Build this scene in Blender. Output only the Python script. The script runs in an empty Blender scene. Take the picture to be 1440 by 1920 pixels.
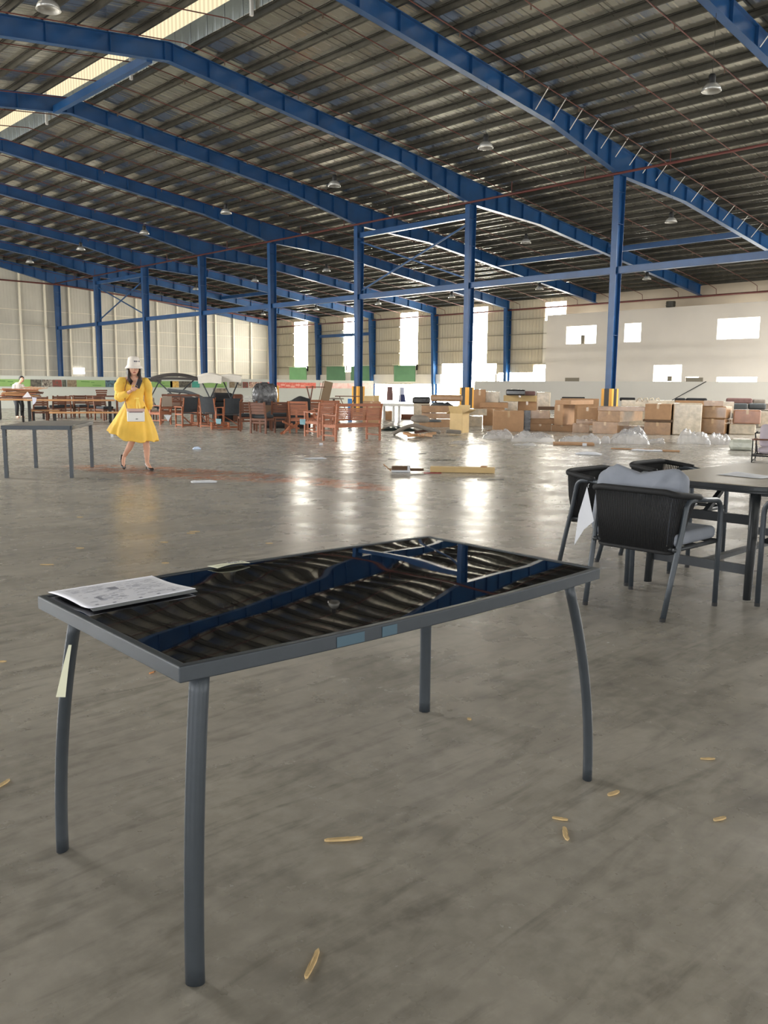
import bpy, bmesh, math, random
from mathutils import Vector, Matrix, noise as mnoise
random.seed(7)
PI = math.pi
sc = bpy.context.scene
COL = sc.collection

# ------------------------------------------------------------------ camera maths
F_PX, PITCH, ROLL, YAW, HC = 1598.33, .146560855, -.00897281, .758507442, 1.35
_F = Vector((math.sin(YAW)*math.cos(PITCH), math.cos(YAW)*math.cos(PITCH), -math.sin(PITCH)))
_U0 = Vector((math.sin(YAW)*math.sin(PITCH), math.cos(YAW)*math.sin(PITCH), math.cos(PITCH)))
_R0 = Vector((math.cos(YAW), -math.sin(YAW), 0))
_R = _R0*math.cos(ROLL) - _U0*math.sin(ROLL)
_U = _U0*math.cos(ROLL) + _R0*math.sin(ROLL)
CAM = Vector((0, 0, HC))
def ray(x, y): return _R*((x-720)/F_PX) - _U*((y-960)/F_PX) + _F
def gp(x, y, z=0.0):                       # point of the place seen at a pixel, at height z
    d = ray(x, y); return CAM + d*((z-HC)/d.z)
def spot(x, y, z=0.0):                     # floor point, yaw that faces the viewer, metres per pixel there
    P = gp(x, y, z); return P, math.atan2(-P.x, P.y), (P-CAM).dot(_F)/F_PX

# ------------------------------------------------------------------ mesh builder
class MB:
    def __init__(s): s.v = []; s.f = []; s.mi = []; s.m = 0
    def add(s, vs, fs):
        b = len(s.v); s.v += [tuple(v) for v in vs]
        for f in fs: s.f.append(tuple(i+b for i in f)); s.mi.append(s.m)
        return s
    def box(s, c, d, rz=0, rx=0, ry=0):
        R = Matrix.Rotation(rz, 3, 'Z') @ Matrix.Rotation(ry, 3, 'Y') @ Matrix.Rotation(rx, 3, 'X')
        c = Vector(c); vs = []
        for z in (-.5, .5):
            for x, y in ((-.5, -.5), (.5, -.5), (.5, .5), (-.5, .5)):
                vs.append(c + R @ Vector((x*d[0], y*d[1], z*d[2])))
        return s.add(vs, [(3,2,1,0),(4,5,6,7),(0,1,5,4),(1,2,6,5),(2,3,7,6),(3,0,4,7)])
    def beam(s, p, q, w, h, up=(0,0,1)):
        p = Vector(p); q = Vector(q); t = (q-p).normalized(); up = Vector(up)
        a = t.cross(up)
        if a.length < 1e-4: a = t.cross(Vector((1,0,0)))
        a.normalize(); b = a.cross(t)
        vs = []
        for o in (p, q):
            for i, j in ((-1,-1),(1,-1),(1,1),(-1,1)): vs.append(o + a*(i*w/2) + b*(j*h/2))
        return s.add(vs, [(3,2,1,0),(4,5,6,7),(0,1,5,4),(1,2,6,5),(2,3,7,6),(3,0,4,7)])
    def tube(s, pts, r, n=10, ref=None, closed=False):
        pts = [Vector(p) for p in pts]; k = len(pts)
        rs = r if isinstance(r, list) else [r]*k
        T = []
        for i in range(k):
            if closed: t = pts[(i+1) % k]-pts[i-1]
            else: t = pts[min(i+1, k-1)]-pts[max(i-1, 0)]
            T.append(t.normalized())
        a = Vector(ref) if ref else (Vector((0,0,1)) if abs(T[0].z) < .9 else Vector((1,0,0)))
        vs = []; fs = []
        for i in range(k):
            a = (a - T[i]*a.dot(T[i])).normalized(); b = T[i].cross(a)
            ra, rb = rs[i] if isinstance(rs[i], tuple) else (rs[i], rs[i])
            for j in range(n):
                th = 2*PI*j/n; vs.append(pts[i] + a*(ra*math.cos(th)) + b*(rb*math.sin(th)))
        for i in range(k if closed else k-1):
            for j in range(n):
                i2 = (i+1) % k; fs.append((i*n+j, i*n+(j+1) % n, i2*n+(j+1) % n, i2*n+j))
        if not closed: fs.append(tuple(range(n-1, -1, -1))); fs.append(tuple((k-1)*n+j for j in range(n)))
        return s.add(vs, fs)
    def lathe(s, prof, n=24, c=(0,0,0), sx=1, sy=1):
        vs = []; fs = []
        for r, z in prof:
            for j in range(n):
                th = 2*PI*j/n; vs.append((c[0]+r*sx*math.cos(th), c[1]+r*sy*math.sin(th), c[2]+z))
        for i in range(len(prof)-1):
            for j in range(n): fs.append((i*n+j, i*n+(j+1) % n, (i+1)*n+(j+1) % n, (i+1)*n+j))
        return s.add(vs, fs)
    def surf(s, fn, nu, nv, wrap=False):
        vs = [fn(i/(nu if wrap else nu-1), j/(nv-1)) for j in range(nv) for i in range(nu)]
        fs = []
        for j in range(nv-1):
            for i in range(nu if wrap else nu-1):
                fs.append((j*nu+i, j*nu+(i+1) % nu, (j+1)*nu+(i+1) % nu, (j+1)*nu+i))
        return s.add(vs, fs)
    def prism(s, poly, z0, z1):
        n = len(poly); vs = [(x, y, z0) for x, y in poly]+[(x, y, z1) for x, y in poly]
        return s.add(vs, [tuple(range(n-1,-1,-1)), tuple(range(n, 2*n))]+[(i, (i+1) % n, n+(i+1) % n, n+i) for i in range(n)])
    def ball(s, c, r, n=12, m=8, rot=None):
        if not isinstance(r, tuple): r = (r, r, r)
        c = Vector(c); R = rot or Matrix.Identity(3)
        def fn(u, v):
            th = 2*PI*u; ph = PI*v
            return c + R @ Vector((r[0]*math.sin(ph)*math.cos(th), r[1]*math.sin(ph)*math.sin(th), r[2]*math.cos(ph)))
        return s.surf(fn, n, m, True)
    def mesh(s, name, mat, smooth=False):
        me = bpy.data.meshes.new(name); me.from_pydata(s.v, [], s.f)
        for m in (mat if isinstance(mat, (list, tuple)) else [mat]): me.materials.append(m)
        me.polygons.foreach_set('material_index', s.mi)
        if smooth: me.polygons.foreach_set('use_smooth', [True]*len(me.polygons))
        me.update()
        bm = bmesh.new(); bm.from_mesh(me); bmesh.ops.recalc_face_normals(bm, faces=bm.faces); bm.to_mesh(me); bm.free()
        return me
    def build(s, name, mat, parent=None, smooth=False, bevel=0, solid=0, autos=False, segs=2):
        o = bpy.data.objects.new(name, s.mesh(name, mat, smooth or autos)); COL.objects.link(o)
        if parent: o.parent = parent
        if solid: m = o.modifiers.new('s', 'SOLIDIFY'); m.thickness = solid; m.offset = 0
        if bevel: m = o.modifiers.new('b', 'BEVEL'); m.width = bevel; m.segments = segs; m.limit_method = 'ANGLE'; m.angle_limit = .6
        if autos: m = o.modifiers.new('e', 'EDGE_SPLIT'); m.split_angle = .7
        return o

def thing(name, label, cat, loc=(0,0,0), rz=0, group=None):
    o = bpy.data.objects.new(name, None); COL.objects.link(o); o.empty_display_size = .1
    o.location = loc; o.rotation_euler = (0, 0, rz); return tag(o, label, cat, group)
def tag(o, label, cat, group=None):
    o['label'] = label; o['category'] = cat
    if group: o['group'] = group
    return o
def struct(o, label=None):
    o['kind'] = 'structure'
    if label: o['label'] = label
    return o
def put(o, loc, rz=0):
    o.location = loc; o.rotation_euler = (0, 0, rz); return o
KIDS = {}
def copy_tree(o, parent=None):
    c = o.copy(); COL.objects.link(c)
    if parent: c.parent = parent
    for ch in list(o.children): copy_tree(ch, c)
    return c
def clone(o, loc, rz=0, label=None, group=None, scale=None):
    c = copy_tree(o); c.location = loc; c.rotation_euler = (0, 0, rz)
    if label: c['label'] = label
    if group: c['group'] = group
    if scale: c.scale = scale
    return c

# ------------------------------------------------------------------ materials
def lin(c):
    return tuple((x/12.92 if x <= .04045 else ((x+.055)/1.055)**2.4) for x in [k/255 for k in c])+(1,)
MATS = {}
def mat(name, col, rough=.5, metal=0, var=0, vscale=5, bump=0, bscale=40, coat=0, emit=0, spec=.5, dark=None, alpha=1, trans=0, stretch=None, rvar=0):
    if name in MATS: return MATS[name]
    m = bpy.data.materials.new(name); m.use_nodes = True; nt = m.node_tree; N = nt.nodes; L = nt.links
    b = N['Principled BSDF']; c = lin(col)
    b.inputs['Base Color'].default_value = c; b.inputs['Roughness'].default_value = rough
    b.inputs['Metallic'].default_value = metal; b.inputs['Specular IOR Level'].default_value = spec
    b.inputs['Coat Weight'].default_value = coat; b.inputs['Coat Roughness'].default_value = .15
    b.inputs['Alpha'].default_value = alpha; b.inputs['Transmission Weight'].default_value = trans
    if emit:
        b.inputs['Emission Color'].default_value = c; b.inputs['Emission Strength'].default_value = emit
    tc = N.new('ShaderNodeTexCoord'); mp = N.new('ShaderNodeMapping'); L.new(tc.outputs['Object'], mp.inputs['Vector'])
    if stretch: mp.inputs['Scale'].default_value = stretch
    n = N.new('ShaderNodeTexNoise'); n.inputs['Scale'].default_value = vscale; n.inputs['Detail'].default_value = 5
    L.new(mp.outputs[0], n.inputs['Vector'])
    r = N.new('ShaderNodeMix'); r.data_type = 'RGBA'
    d = lin(dark) if dark else tuple(k*(1-var) for k in c[:3])+(1,)
    r.inputs['A'].default_value = d; r.inputs['B'].default_value = c
    mr = N.new('ShaderNodeMapRange'); mr.inputs['From Min'].default_value = .35; mr.inputs['From Max'].default_value = .65
    L.new(n.outputs['Fac'], mr.inputs['Value']); L.new(mr.outputs[0], r.inputs['Factor']); L.new(r.outputs['Result'], b.inputs['Base Color'])
    if rvar:
        m2 = N.new('ShaderNodeMapRange'); m2.inputs['To Min'].default_value = max(.02, rough-rvar); m2.inputs['To Max'].default_value = rough+rvar
        L.new(n.outputs['Fac'], m2.inputs['Value']); L.new(m2.outputs[0], b.inputs['Roughness'])
    if bump:
        n2 = N.new('ShaderNodeTexNoise'); n2.inputs['Scale'].default_value = bscale; n2.inputs['Detail'].default_value = 3
        L.new(mp.outputs[0], n2.inputs['Vector']); bp = N.new('ShaderNodeBump'); bp.inputs['Strength'].default_value = 1
        bp.inputs['Distance'].default_value = bump; L.new(n2.outputs['Fac'], bp.inputs['Height']); L.new(bp.outputs[0], b.inputs['Normal'])
    MATS[name] = m; return m
def emat(name, col, strength):
    m = bpy.data.materials.new(name); m.use_nodes = True; nt = m.node_tree; nt.nodes.clear()
    e = nt.nodes.new('ShaderNodeEmission'); e.inputs[0].default_value = lin(col); e.inputs[1].default_value = strength
    o = nt.nodes.new('ShaderNodeOutputMaterial'); nt.links.new(e.outputs[0], o.inputs[0]); MATS[name] = m; return m
def nd(nt, t, **k):
    n = nt.nodes.new(t)
    for a, b in k.items(): setattr(n, a, b)
    return n

BLUE = mat('blue_steel_paint', (32,79,130), .36, 0, .25, 1.2, .0006, 60)
RED = mat('red_pipe_paint', (96,44,38), .45, 0, .2, 4)
WHITEM = mat('white_metal', (215,213,208), .4, 0, .1, 5)
GALV = mat('galvanised_steel', (78,76,69), .5, .5, .25, 3)
POWDER = mat('graphite_powder_coat', (62,68,74), .42, .25, .08, 30, .0002, 900)
DARKP = mat('dark_powder_coat', (52,55,58), .42, .3, .1, 20, .0002, 700)
BLACKR = mat('black_rubber', (18,18,19), .6)
ROPE = mat('black_rope', (19,20,22), .75, 0, .3, 80, .0006, 500)
GREYF = mat('grey_fabric', (132,137,147), .85, 0, .12, 8, .001, 300)
PAPER = mat('white_paper', (206,208,214), .6, 0, .05, 8)
INK = mat('printed_ink', (138,141,154), .6)
TAPEB = mat('blue_tape_trace', (72,96,110), .35)
CREAM = mat('cream_tape', (222,222,196), .5, 0, .05, 10)
CARD = mat('brown_cardboard', (168,130,94), .6, 0, .12, 6, .001, 60)
CARDW = mat('plastic_wrapped_cardboard', (163,126,90), .35, 0, .25, 7, .006, 9, coat=.9)
CARDL = mat('pale_cardboard', (196,168,118), .65, 0, .1, 5, .001, 60)
CARDR = mat('reddish_wrapped_cardboard', (165,115,88), .35, 0, .2, 6, .006, 8, coat=.9)
CARDD = mat('dark_carton_inside', (92,70,52), .8)
TAPE = mat('clear_packing_tape', (188,156,116), .2, 0, .1, 10, coat=1)
PLAST = mat('crumpled_clear_plastic', (228,228,230), .2, 0, .12, 6, .05, 12, coat=1, alpha=.38)
WRAPW = mat('milky_plastic_wrap', (206,190,164), .3, 0, .28, 7, .012, 12, coat=1)
BLKPL = mat('black_plastic_film', (30,30,32), .25, 0, .3, 7, .015, 12, coat=1)
TEAK = mat('orange_brown_wood', (154,90,56), .5, 0, .3, 4, .0008, 60, stretch=(1,1,8))
TEAKD = mat('dark_brown_wood', (104,62,40), .5, 0, .3, 4, .0008, 60, stretch=(1,1,8))
OAK = mat('light_brown_wood', (182,134,88), .5, 0, .25, 5, .0008, 60, stretch=(1,6,6))
CHIP = mat('pale_wood_splinter', (214,184,132), .7, 0, .35, 20, .001, 200)
SLING = mat('charcoal_sling_fabric', (46,50,54), .75, 0, .15, 10)
BLACKF = mat('black_fabric', (24,24,26), .8, 0, .2, 6, .004, 10)
GREYL = mat('dark_grey_cushion', (84,88,90), .8, 0, .15, 6, .003, 12)
LINEN = mat('off_white_canvas', (214,208,196), .8, 0, .08, 5)
BROWNC = mat('brown_cloth', (112,84,80), .85, 0, .2, 8)
STONE = mat('grey_brown_composite', (128,120,110), .7, 0, .15, 8)
YEL = mat('yellow_paint', (232,168,52), .5, 0, .15, 6)
SKIN = mat('skin', (214,166,140), .5, 0, .06, 10)
HAIR = mat('dark_hair', (34,20,16), .4, 0, .3, 40, .002, 80, stretch=(6,6,1))
DRESS = mat('yellow_dress_fabric', (244,198,84), .75, 0, .12, 5, .006, 16)
HATM = mat('white_hat_fabric', (232,224,214), .8, 0, .05, 20)
SHOE = mat('black_patent_leather', (20,18,20), .2, 0, 0, 5, coat=.6)
LIP = mat('lip_colour', (160,70,66), .4)
PHONE = mat('dark_phone_shell', (58,56,62), .25, .3)
BAGW = mat('white_bag_leather', (232,230,224), .45)
BAGP = mat('pinkish_bag_leather', (206,170,160), .45)
STRAPM = mat('brown_leather_strap', (120,72,48), .5)
GREENS = mat('green_panel_paint', (104,150,112), .5, 0, .1, 2)
GREENL = mat('light_green_panel_paint', (140,200,140), .5, 0, .1, 2)
GREENB = mat('poster_green', (146,184,106), .5, 0, .1, 1.5)
GLASSB = None

def corrug(name, col, axis, pitch, dist, rough=.5, metal=0, var=.15, lines=None):
    """sheet metal with ribs: wave bump along an axis, broad soft colour variation"""
    m = bpy.data.materials.new(name); m.use_nodes = True; nt = m.node_tree; N = nt.nodes; L = nt.links
    b = N['Principled BSDF']; b.inputs['Roughness'].default_value = rough; b.inputs['Metallic'].default_value = metal
    tc = nd(nt, 'ShaderNodeTexCoord')
    sep = nd(nt, 'ShaderNodeSeparateXYZ'); L.new(tc.outputs['Object'], sep.inputs[0])
    mul = nd(nt, 'ShaderNodeMath', operation='MULTIPLY'); mul.inputs[1].default_value = 2*PI/pitch; L.new(sep.outputs[axis], mul.inputs[0])
    sn = nd(nt, 'ShaderNodeMath', operation='SINE'); L.new(mul.outputs[0], sn.inputs[0])
    mr = nd(nt, 'ShaderNodeMapRange'); mr.inputs['From Min'].default_value = .3; mr.inputs['From Max'].default_value = .8
    L.new(sn.outputs[0], mr.inputs['Value'])
    bp = nd(nt, 'ShaderNodeBump'); bp.inputs['Distance'].default_value = dist; L.new(mr.outputs[0], bp.inputs['Height']); L.new(bp.outputs[0], b.inputs['Normal'])
    no = nd(nt, 'ShaderNodeTexNoise'); no.inputs['Scale'].default_value = .6; no.inputs['Detail'].default_value = 6; L.new(tc.outputs['Object'], no.inputs['Vector'])
    m2 = nd(nt, 'ShaderNodeMapRange'); m2.inputs['From Min'].default_value = .3; m2.inputs['From Max'].default_value = .7; L.new(no.outputs['Fac'], m2.inputs['Value'])
    mx = nd(nt, 'ShaderNodeMix', data_type='RGBA'); c = lin(col)
    mx.inputs['A'].default_value = tuple(k*(1-var) for k in c[:3])+(1,); mx.inputs['B'].default_value = c; L.new(m2.outputs[0], mx.inputs['Factor'])
    out = mx.outputs['Result']
    if lines:                                   # sheet laps, a thin darker joint every `lines` metres
        md = nd(nt, 'ShaderNodeMath', operation='PINGPONG'); md.inputs[1].default_value = lines/2; L.new(sep.outputs[axis], md.inputs[0])
        lt = nd(nt, 'ShaderNodeMath', operation='LESS_THAN'); lt.inputs[1].default_value = .022; L.new(md.outputs[0], lt.inputs[0])
        m3 = nd(nt, 'ShaderNodeMix', data_type='RGBA'); m3.inputs['B'].default_value = tuple(k*.35 for k in c[:3])+(1,)
        L.new(lt.outputs[0], m3.inputs['Factor']); L.new(out, m3.inputs['A']); out = m3.outputs['Result']
    L.new(out, b.inputs['Base Color']); MATS[name] = m; return m
FOIL = corrug('silver_foil_roof_sheet', (216,215,205), 1, .5, .004, .18, .9, .3, lines=1.0)
CLAD = corrug('beige_wall_cladding', (196,186,162), 1, .3, .03, .5, 0, .12)
CLADG = corrug('beige_gable_cladding', (188,184,172), 0, .25, .006, .5, 0, .14)
CREAMS = None

def floor_mat():
    m = bpy.data.materials.new('polished_stained_concrete'); m.use_nodes = True; nt = m.node_tree; N = nt.nodes; L = nt.links
    b = N['Principled BSDF']; tc = nd(nt, 'ShaderNodeTexCoord')
    def noise(scale, det=6, rough=.55, stretch=None, rot=0, dist=0):
        n = nd(nt, 'ShaderNodeTexNoise'); n.inputs['Scale'].default_value = scale; n.inputs['Detail'].default_value = det
        n.inputs['Roughness'].default_value = rough; n.inputs['Distortion'].default_value = dist
        mp = nd(nt, 'ShaderNodeMapping'); mp.inputs['Rotation'].default_value = (0,0,rot)
        if stretch: mp.inputs['Scale'].default_value = stretch
        L.new(tc.outputs['Object'], mp.inputs['Vector']); L.new(mp.outputs[0], n.inputs['Vector']); return n.outputs['Fac']
    def rng(v, a, bb, c=0, d=1):
        r = nd(nt, 'ShaderNodeMapRange'); r.inputs['From Min'].default_value = a; r.inputs['From Max'].default_value = bb
        r.inputs['To Min'].default_value = c; r.inputs['To Max'].default_value = d; L.new(v, r.inputs['Value']); return r.outputs[0]
    def mix(f, A, B, bt='MIX'):
        x = nd(nt, 'ShaderNodeMix', data_type='RGBA', blend_type=bt)
        for k, val in (('Factor', f), ('A', A), ('B', B)):
            if isinstance(val, (tuple, float, int)): x.inputs[k].default_value = val
            else: L.new(val, x.inputs[k])
        return x.outputs['Result']
    big = noise(.9, 7, .6, dist=.6); strk = noise(2.2, 7, .62, (1, 6, 1), .55, .8); fine = noise(14, 5, .6)
    base = mix(rng(big, .32, .70), lin((134,129,119)), lin((164,158,147)))
    base = mix(rng(strk, .47, .70, 0, .95), base, lin((118,113,104)))
    base = mix(rng(fine, .4, .75, 0, .4), base, lin((182,176,165)))
    spots = noise(3.1, 2, .4); base = mix(rng(spots, .64, .80, 0, .6), base, lin((98,94,88)))
    # reddish brown sawdust trail
    sep = nd(nt, 'ShaderNodeSeparateXYZ'); L.new(tc.outputs['Object'], sep.inputs[0])
    def blob(cx, cy, ax, ay, rot):
        mp = nd(nt, 'ShaderNodeMapping', vector_type='TEXTURE'); mp.inputs['Location'].default_value = (cx, cy, 0); mp.inputs['Rotation'].default_value = (0,0,rot)
        mp.inputs['Scale'].default_value = (ax, ay, 1); L.new(tc.outputs['Object'], mp.inputs['Vector'])
        ln = nd(nt, 'ShaderNodeVectorMath', operation='LENGTH'); L.new(mp.outputs[0], ln.inputs[0]); return rng(ln.outputs['Value'], .2, 1.0, 1, 0)
    b1 = blob(6.7, 11.7, 2.6, .75, -1.25); b2 = blob(7.6, 9.4, 2.1, .45, -1.45); b3 = blob(3.9, 14.6, .9, .5, -.7)
    mxm = nd(nt, 'ShaderNodeMath', operation='MAXIMUM'); L.new(b1, mxm.inputs[0]); L.new(b2, mxm.inputs[1])
    mx2 = nd(nt, 'ShaderNodeMath', operation='MAXIMUM'); L.new(mxm.outputs[0], mx2.inputs[0]); L.new(b3, mx2.inputs[1])
    dn = noise(2.6, 8, .7, (1, 2.6, 1), .8, 1.2)
    mu = nd(nt, 'ShaderNodeMath', operation='MULTIPLY'); L.new(mx2.outputs[0], mu.inputs[0]); L.new(rng(dn, .46, .56), mu.inputs[1])
    base = mix(rng(mu.outputs[0], .02, .3, 0, .9), base, lin((170,112,78)))
    L.new(base, b.inputs['Base Color'])
    rg = rng(noise(1.7, 6, .6), .3, .7, .19, .36)
    L.new(rg, b.inputs['Roughness']); b.inputs['Specular IOR Level'].default_value = .7
    bp = nd(nt, 'ShaderNodeBump'); bp.inputs['Distance'].default_value = .004; L.new(noise(3.2, 3, .5), bp.inputs['Height']); L.new(bp.outputs[0], b.inputs['Normal'])
    return m
FLOORM = floor_mat()

# ------------------------------------------------------------------ building shell
X0, X1, Y0, Y1 = -22.0, 52.0, -27.0, 71.4
XR = 29.95                                        # the column row
FR = [18.645+7.5*i for i in range(8)]             # frames seen with their columns
def ZT(x): return 10.38+.122*(30-x) if x > 15 else 12.21-.122*(15-x)

fl = MB().box(((X0+X1)/2, (Y0+Y1)/2, -.1), (X1-X0, Y1-Y0, .2)).build('floor', FLOORM); struct(fl, 'grey stained polished concrete floor')
fl.data.transform(Matrix.Identity(4))

SH = .22                                          # sheet above rafters (purlin depth)
c = MB()
c.add([(15.78, Y0, ZT(15.78)+SH), (X1+.3, Y0, ZT(X1+.3)+SH), (X1+.3, Y1, ZT(X1+.3)+SH), (15.78, Y1, ZT(15.78)+SH)], [(0,1,2,3)])
c.add([(X0, Y0, ZT(X0)+SH), (14.05, Y0, ZT(14.05)+SH), (14.05, Y1, ZT(14.05)+SH), (X0, Y1, ZT(X0)+SH)], [(0,1,2,3)])
# ridge monitor: dark upstands and cap
zc = ZT(15)+SH
c.add([(15.78, Y0, ZT(15.78)+SH), (15.78, Y1, ZT(15.78)+SH), (15.78, Y1, zc+.55), (15.78, Y0, zc+.55)], [(0,1,2,3)])
c.add([(16.2, Y0, zc+1.42), (16.2, Y1, zc+1.42), (13.6, Y1, zc+1.42), (13.6, Y0, zc+1.42)], [(0,1,2,3)])
c.add([(14.05, Y0, zc-.1), (14.05, Y1, zc-.1), (14.05, Y1, zc+.1), (14.05, Y0, zc+.1)], [(0,1,2,3)])
ceil = c.build('ceiling', FOIL, solid=.01); struct(ceil, 'silver foil lined sheet roof on purlins')
def skylight_mat():
    m = emat('daylit_cream_skylight_sheet', (255,238,196), 1.0); nt = m.node_tree; e = nt.nodes[0]
    tc = nd(nt, 'ShaderNodeTexCoord'); sep = nd(nt, 'ShaderNodeSeparateXYZ'); nt.links.new(tc.outputs['Object'], sep.inputs[0])
    mu = nd(nt, 'ShaderNodeMath', operation='MULTIPLY'); mu.inputs[1].default_value = 2*PI/.25; nt.links.new(sep.outputs[1], mu.inputs[0])
    sn = nd(nt, 'ShaderNodeMath', operation='SINE'); nt.links.new(mu.outputs[0], sn.inputs[0])
    mr = nd(nt, 'ShaderNodeMapRange'); mr.inputs['From Min'].default_value = -1; mr.inputs['To Min'].default_value = .85; mr.inputs['To Max'].default_value = 1.2
    nt.links.new(sn.outputs[0], mr.inputs['Value']); nt.links.new(mr.outputs[0], e.inputs[1]); return m
SKYL = skylight_mat()
w = MB(); w.add([(15.8, Y0, zc+.55), (15.8, Y1, zc+.55), (15.8, Y1, zc+1.4), (15.8, Y0, zc+1.4)], [(0,1,2,3)])
win = struct(w.build('window_1', SKYL, solid=.02), 'cream translucent skylight strip along the ridge')
w = MB()
for i in range(-2, 8):
    y = 22.4+7.5*i
    w.beam((15.66, y, zc-.3), (15.66, y, zc+1.4), .09, .09); w.beam((15.66, y, zc+1.0), (15.66, y+.6, zc+1.36), .05, .05); w.beam((15.66, y, zc+1.0), (15.66, y-.6, zc+1.36), .05, .05)
w.beam((15.66, Y0, zc+1.36), (15.66, Y1, zc+1.36), .06, .06)
w.build('skylight_bracket', WHITEM, win)
# purlins
def purlin_mesh():
    p = MB(); L = Y1-Y0
    p.box((0, 0, .115), (.012, L, .17)); p.box((.035, 0, .036), (.07, L, .012)); p.box((-.035, 0, .194), (.07, L, .012)); p.box((.066, 0, .048), (.008, L, .03))
    return p.mesh('purlin', GALV)
pm = purlin_mesh()
xs = [15.86+1.0*k for k in range(0, 37)]+[13.9-1.0*k for k in range(0, 22)]
for x in xs:
    o = bpy.data.objects.new('purlin', pm); COL.objects.link(o); o.parent = ceil
    o.location = (x, (Y0+Y1)/2, ZT(x)+.0); o.rotation_euler = (0, math.atan(.122) if x > 15 else -math.atan(.122), 0)
# sag rods (thin rods crossing the purlins)
w = MB()
for i in range(-1, 8):
    for dy in (2.5, 5.0):
        y = 11.145+7.5*i+dy+.4
        w.beam((15.9, y, ZT(15.9)+.12), (X1-.2, y, ZT(X1-.2)+.12), .015, .015)
        w.beam((-5, y, ZT(-5)+.12), (14, y, ZT(14)+.12), .015, .015)
w.build('sag_rod', GALV, ceil)

# far side wall (x = 52): cladding above, white plinth below, glowing openings left out
EMW = emat('daylit_window_pane', (255,248,232), 38.0)
EMWS = emat('daylit_small_window_pane', (255,252,244), 10.0)
holes = [(65.7,67.8,3.0,7.45), (58.4,60.4,2.6,7.45), (50.9,53.0,3.1,7.5), (43.4,45.1,2.9,7.5), (45.1,48.1,1.55,3.2), (42.4,45.1,1.55,3.15),
         (38.9,42.2,1.55,2.45), (37.2,38.9,1.55,3.0), (36.2,38.0,6.15,7.45), (37.3,37.55,3.0,6.15), (43.6,56.4,0.0,1.55)]
SMALLW = 0
def wall_with_holes(plane, holes, a0, a1, z0, ztop, thick, mat_, name, axis):
    """axis 'x': wall in the plane x = plane running along y; built from strips between the holes"""
    ys = sorted(set([a0, a1]+[h[0] for h in holes]+[h[1] for h in holes])); ys = [y for y in ys if a0 <= y <= a1]
    m = MB()
    for i in range(len(ys)-1):
        ya, yb = ys[i], ys[i+1]; mid = (ya+yb)/2; spans = []
        hs = sorted([(h[2], h[3]) for h in holes if h[0] <= mid <= h[1]]); z = z0
        for h0, h1 in hs:
            if h0 > z: spans.append((z, h0))
            z = max(z, h1)
        if z < ztop: spans.append((z, ztop))
        for za, zb in spans:
            if axis == 'x': m.box((plane, mid, (za+zb)/2), (thick, yb-ya, zb-za))
            else: m.box((mid, plane, (za+zb)/2), (yb-ya, thick, zb-za))
    return m.build(name, mat_)
struct(wall_with_holes(51.98, [h for h in holes], 36.0, Y1, 2.35, 7.8, .06, CLAD, 'wall_back', 'x'), 'beige ribbed cladding of the far side wall')
PLINTH = mat('white_plinth_paint', (226,220,206), .6, 0, .08, 1)
struct(wall_with_holes(51.9, [h for h in holes], 36.0, Y1, 0, 2.35, .2, PLINTH, 'wall_plinth', 'x'), 'white masonry plinth under the far side cladding')
for k, h in enumerate(holes):
    m = MB().box((52.1, (h[0]+h[1])/2, (h[2]+h[3])/2), (.02, h[1]-h[0], h[3]-h[2]))
    struct(m.build('window_%d' % (k+2), EMW), 'glowing white opening in the far side wall')
GIRT = mat('grey_girt', (128,120,104), .6)
m = MB()
for z in (3.1, 4.15, 5.25, 6.35):
    for a, b in ((36.2,43.4),(45.1,50.9),(53.0,58.4),(60.4,65.7),(67.8,71.2)): m.box((51.86, (a+b)/2, z), (.12, b-a, .05))
struct(m.build('trim_1', GIRT), 'horizontal girts on the far side wall')
# office block with square windows, its lower wall and rear beige wall
OFFW = mat('office_wall_paint', (228,220,208), .7, 0, .06, .5)
oh = [(32.65,35.05,4.33,5.53), (29.33,30.53,4.33,5.53), (21.72,24.26,4.31,5.52), (26.38,28.3,1.6,2.83), (25.24,26.1,1.6,2.1), (21.65,24.1,1.6,2.08)]
struct(wall_with_holes(50.5, oh, -6, 36.7, 0, 6.38, .16, OFFW, 'wall_office', 'x'), 'tall pale office wall with small square windows')
for k, h in enumerate(oh):
    m = MB().box((50.66, (h[0]+h[1])/2, (h[2]+h[3])/2), (.02, h[1]-h[0], h[3]-h[2]))
    struct(m.build('window_%d' % (k+2+len(holes)), EMWS), 'glowing window in the pale office wall')
m = MB().box((50.62, 33.8, 4.62), (.1, .28, .6)); m.box((50.55, 27.2, 1.98), (.14, .3, .32)); struct(m.build('trim_2', GIRT), 'dark mullions in the office windows')
m = MB().box((51.3, 36.7, 3.2), (1.6, .12, 6.38)); struct(m.build('wall_office_end', OFFW))
REARW = mat('rear_beige_wall', (176,164,146), .7, 0, .12, .6)
struct(MB().box((51.95, 15.3, 4.0), (.1, 41.6, 8.0)).build('wall_rear', REARW), 'beige wall above the office block')
LOWW = mat('low_partition_paint', (206,202,192), .7, 0, .05, .5)
struct(MB().box((43.3, 18.0, .865), (.12, 38.2, 1.73)).build('wall_low_partition', LOWW), 'low grey white partition before the far side wall')
LOWW2 = mat('low_partition_paint_left', (208,210,200), .7, 0, .05, .5)
struct(MB().box((26.15, 47.0, .865), (34.3, .12, 1.73)).build('wall_partition', LOWW2), 'low white partition with a strip of posters')
m = MB()
for y, z in ((34.4, 1.9), (25.5, 1.9)): m.box((50.38, y, z), (.06, 1.1, .28))
struct(m.build('trim_3', GIRT), 'small grey louvres in the office wall')

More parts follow.
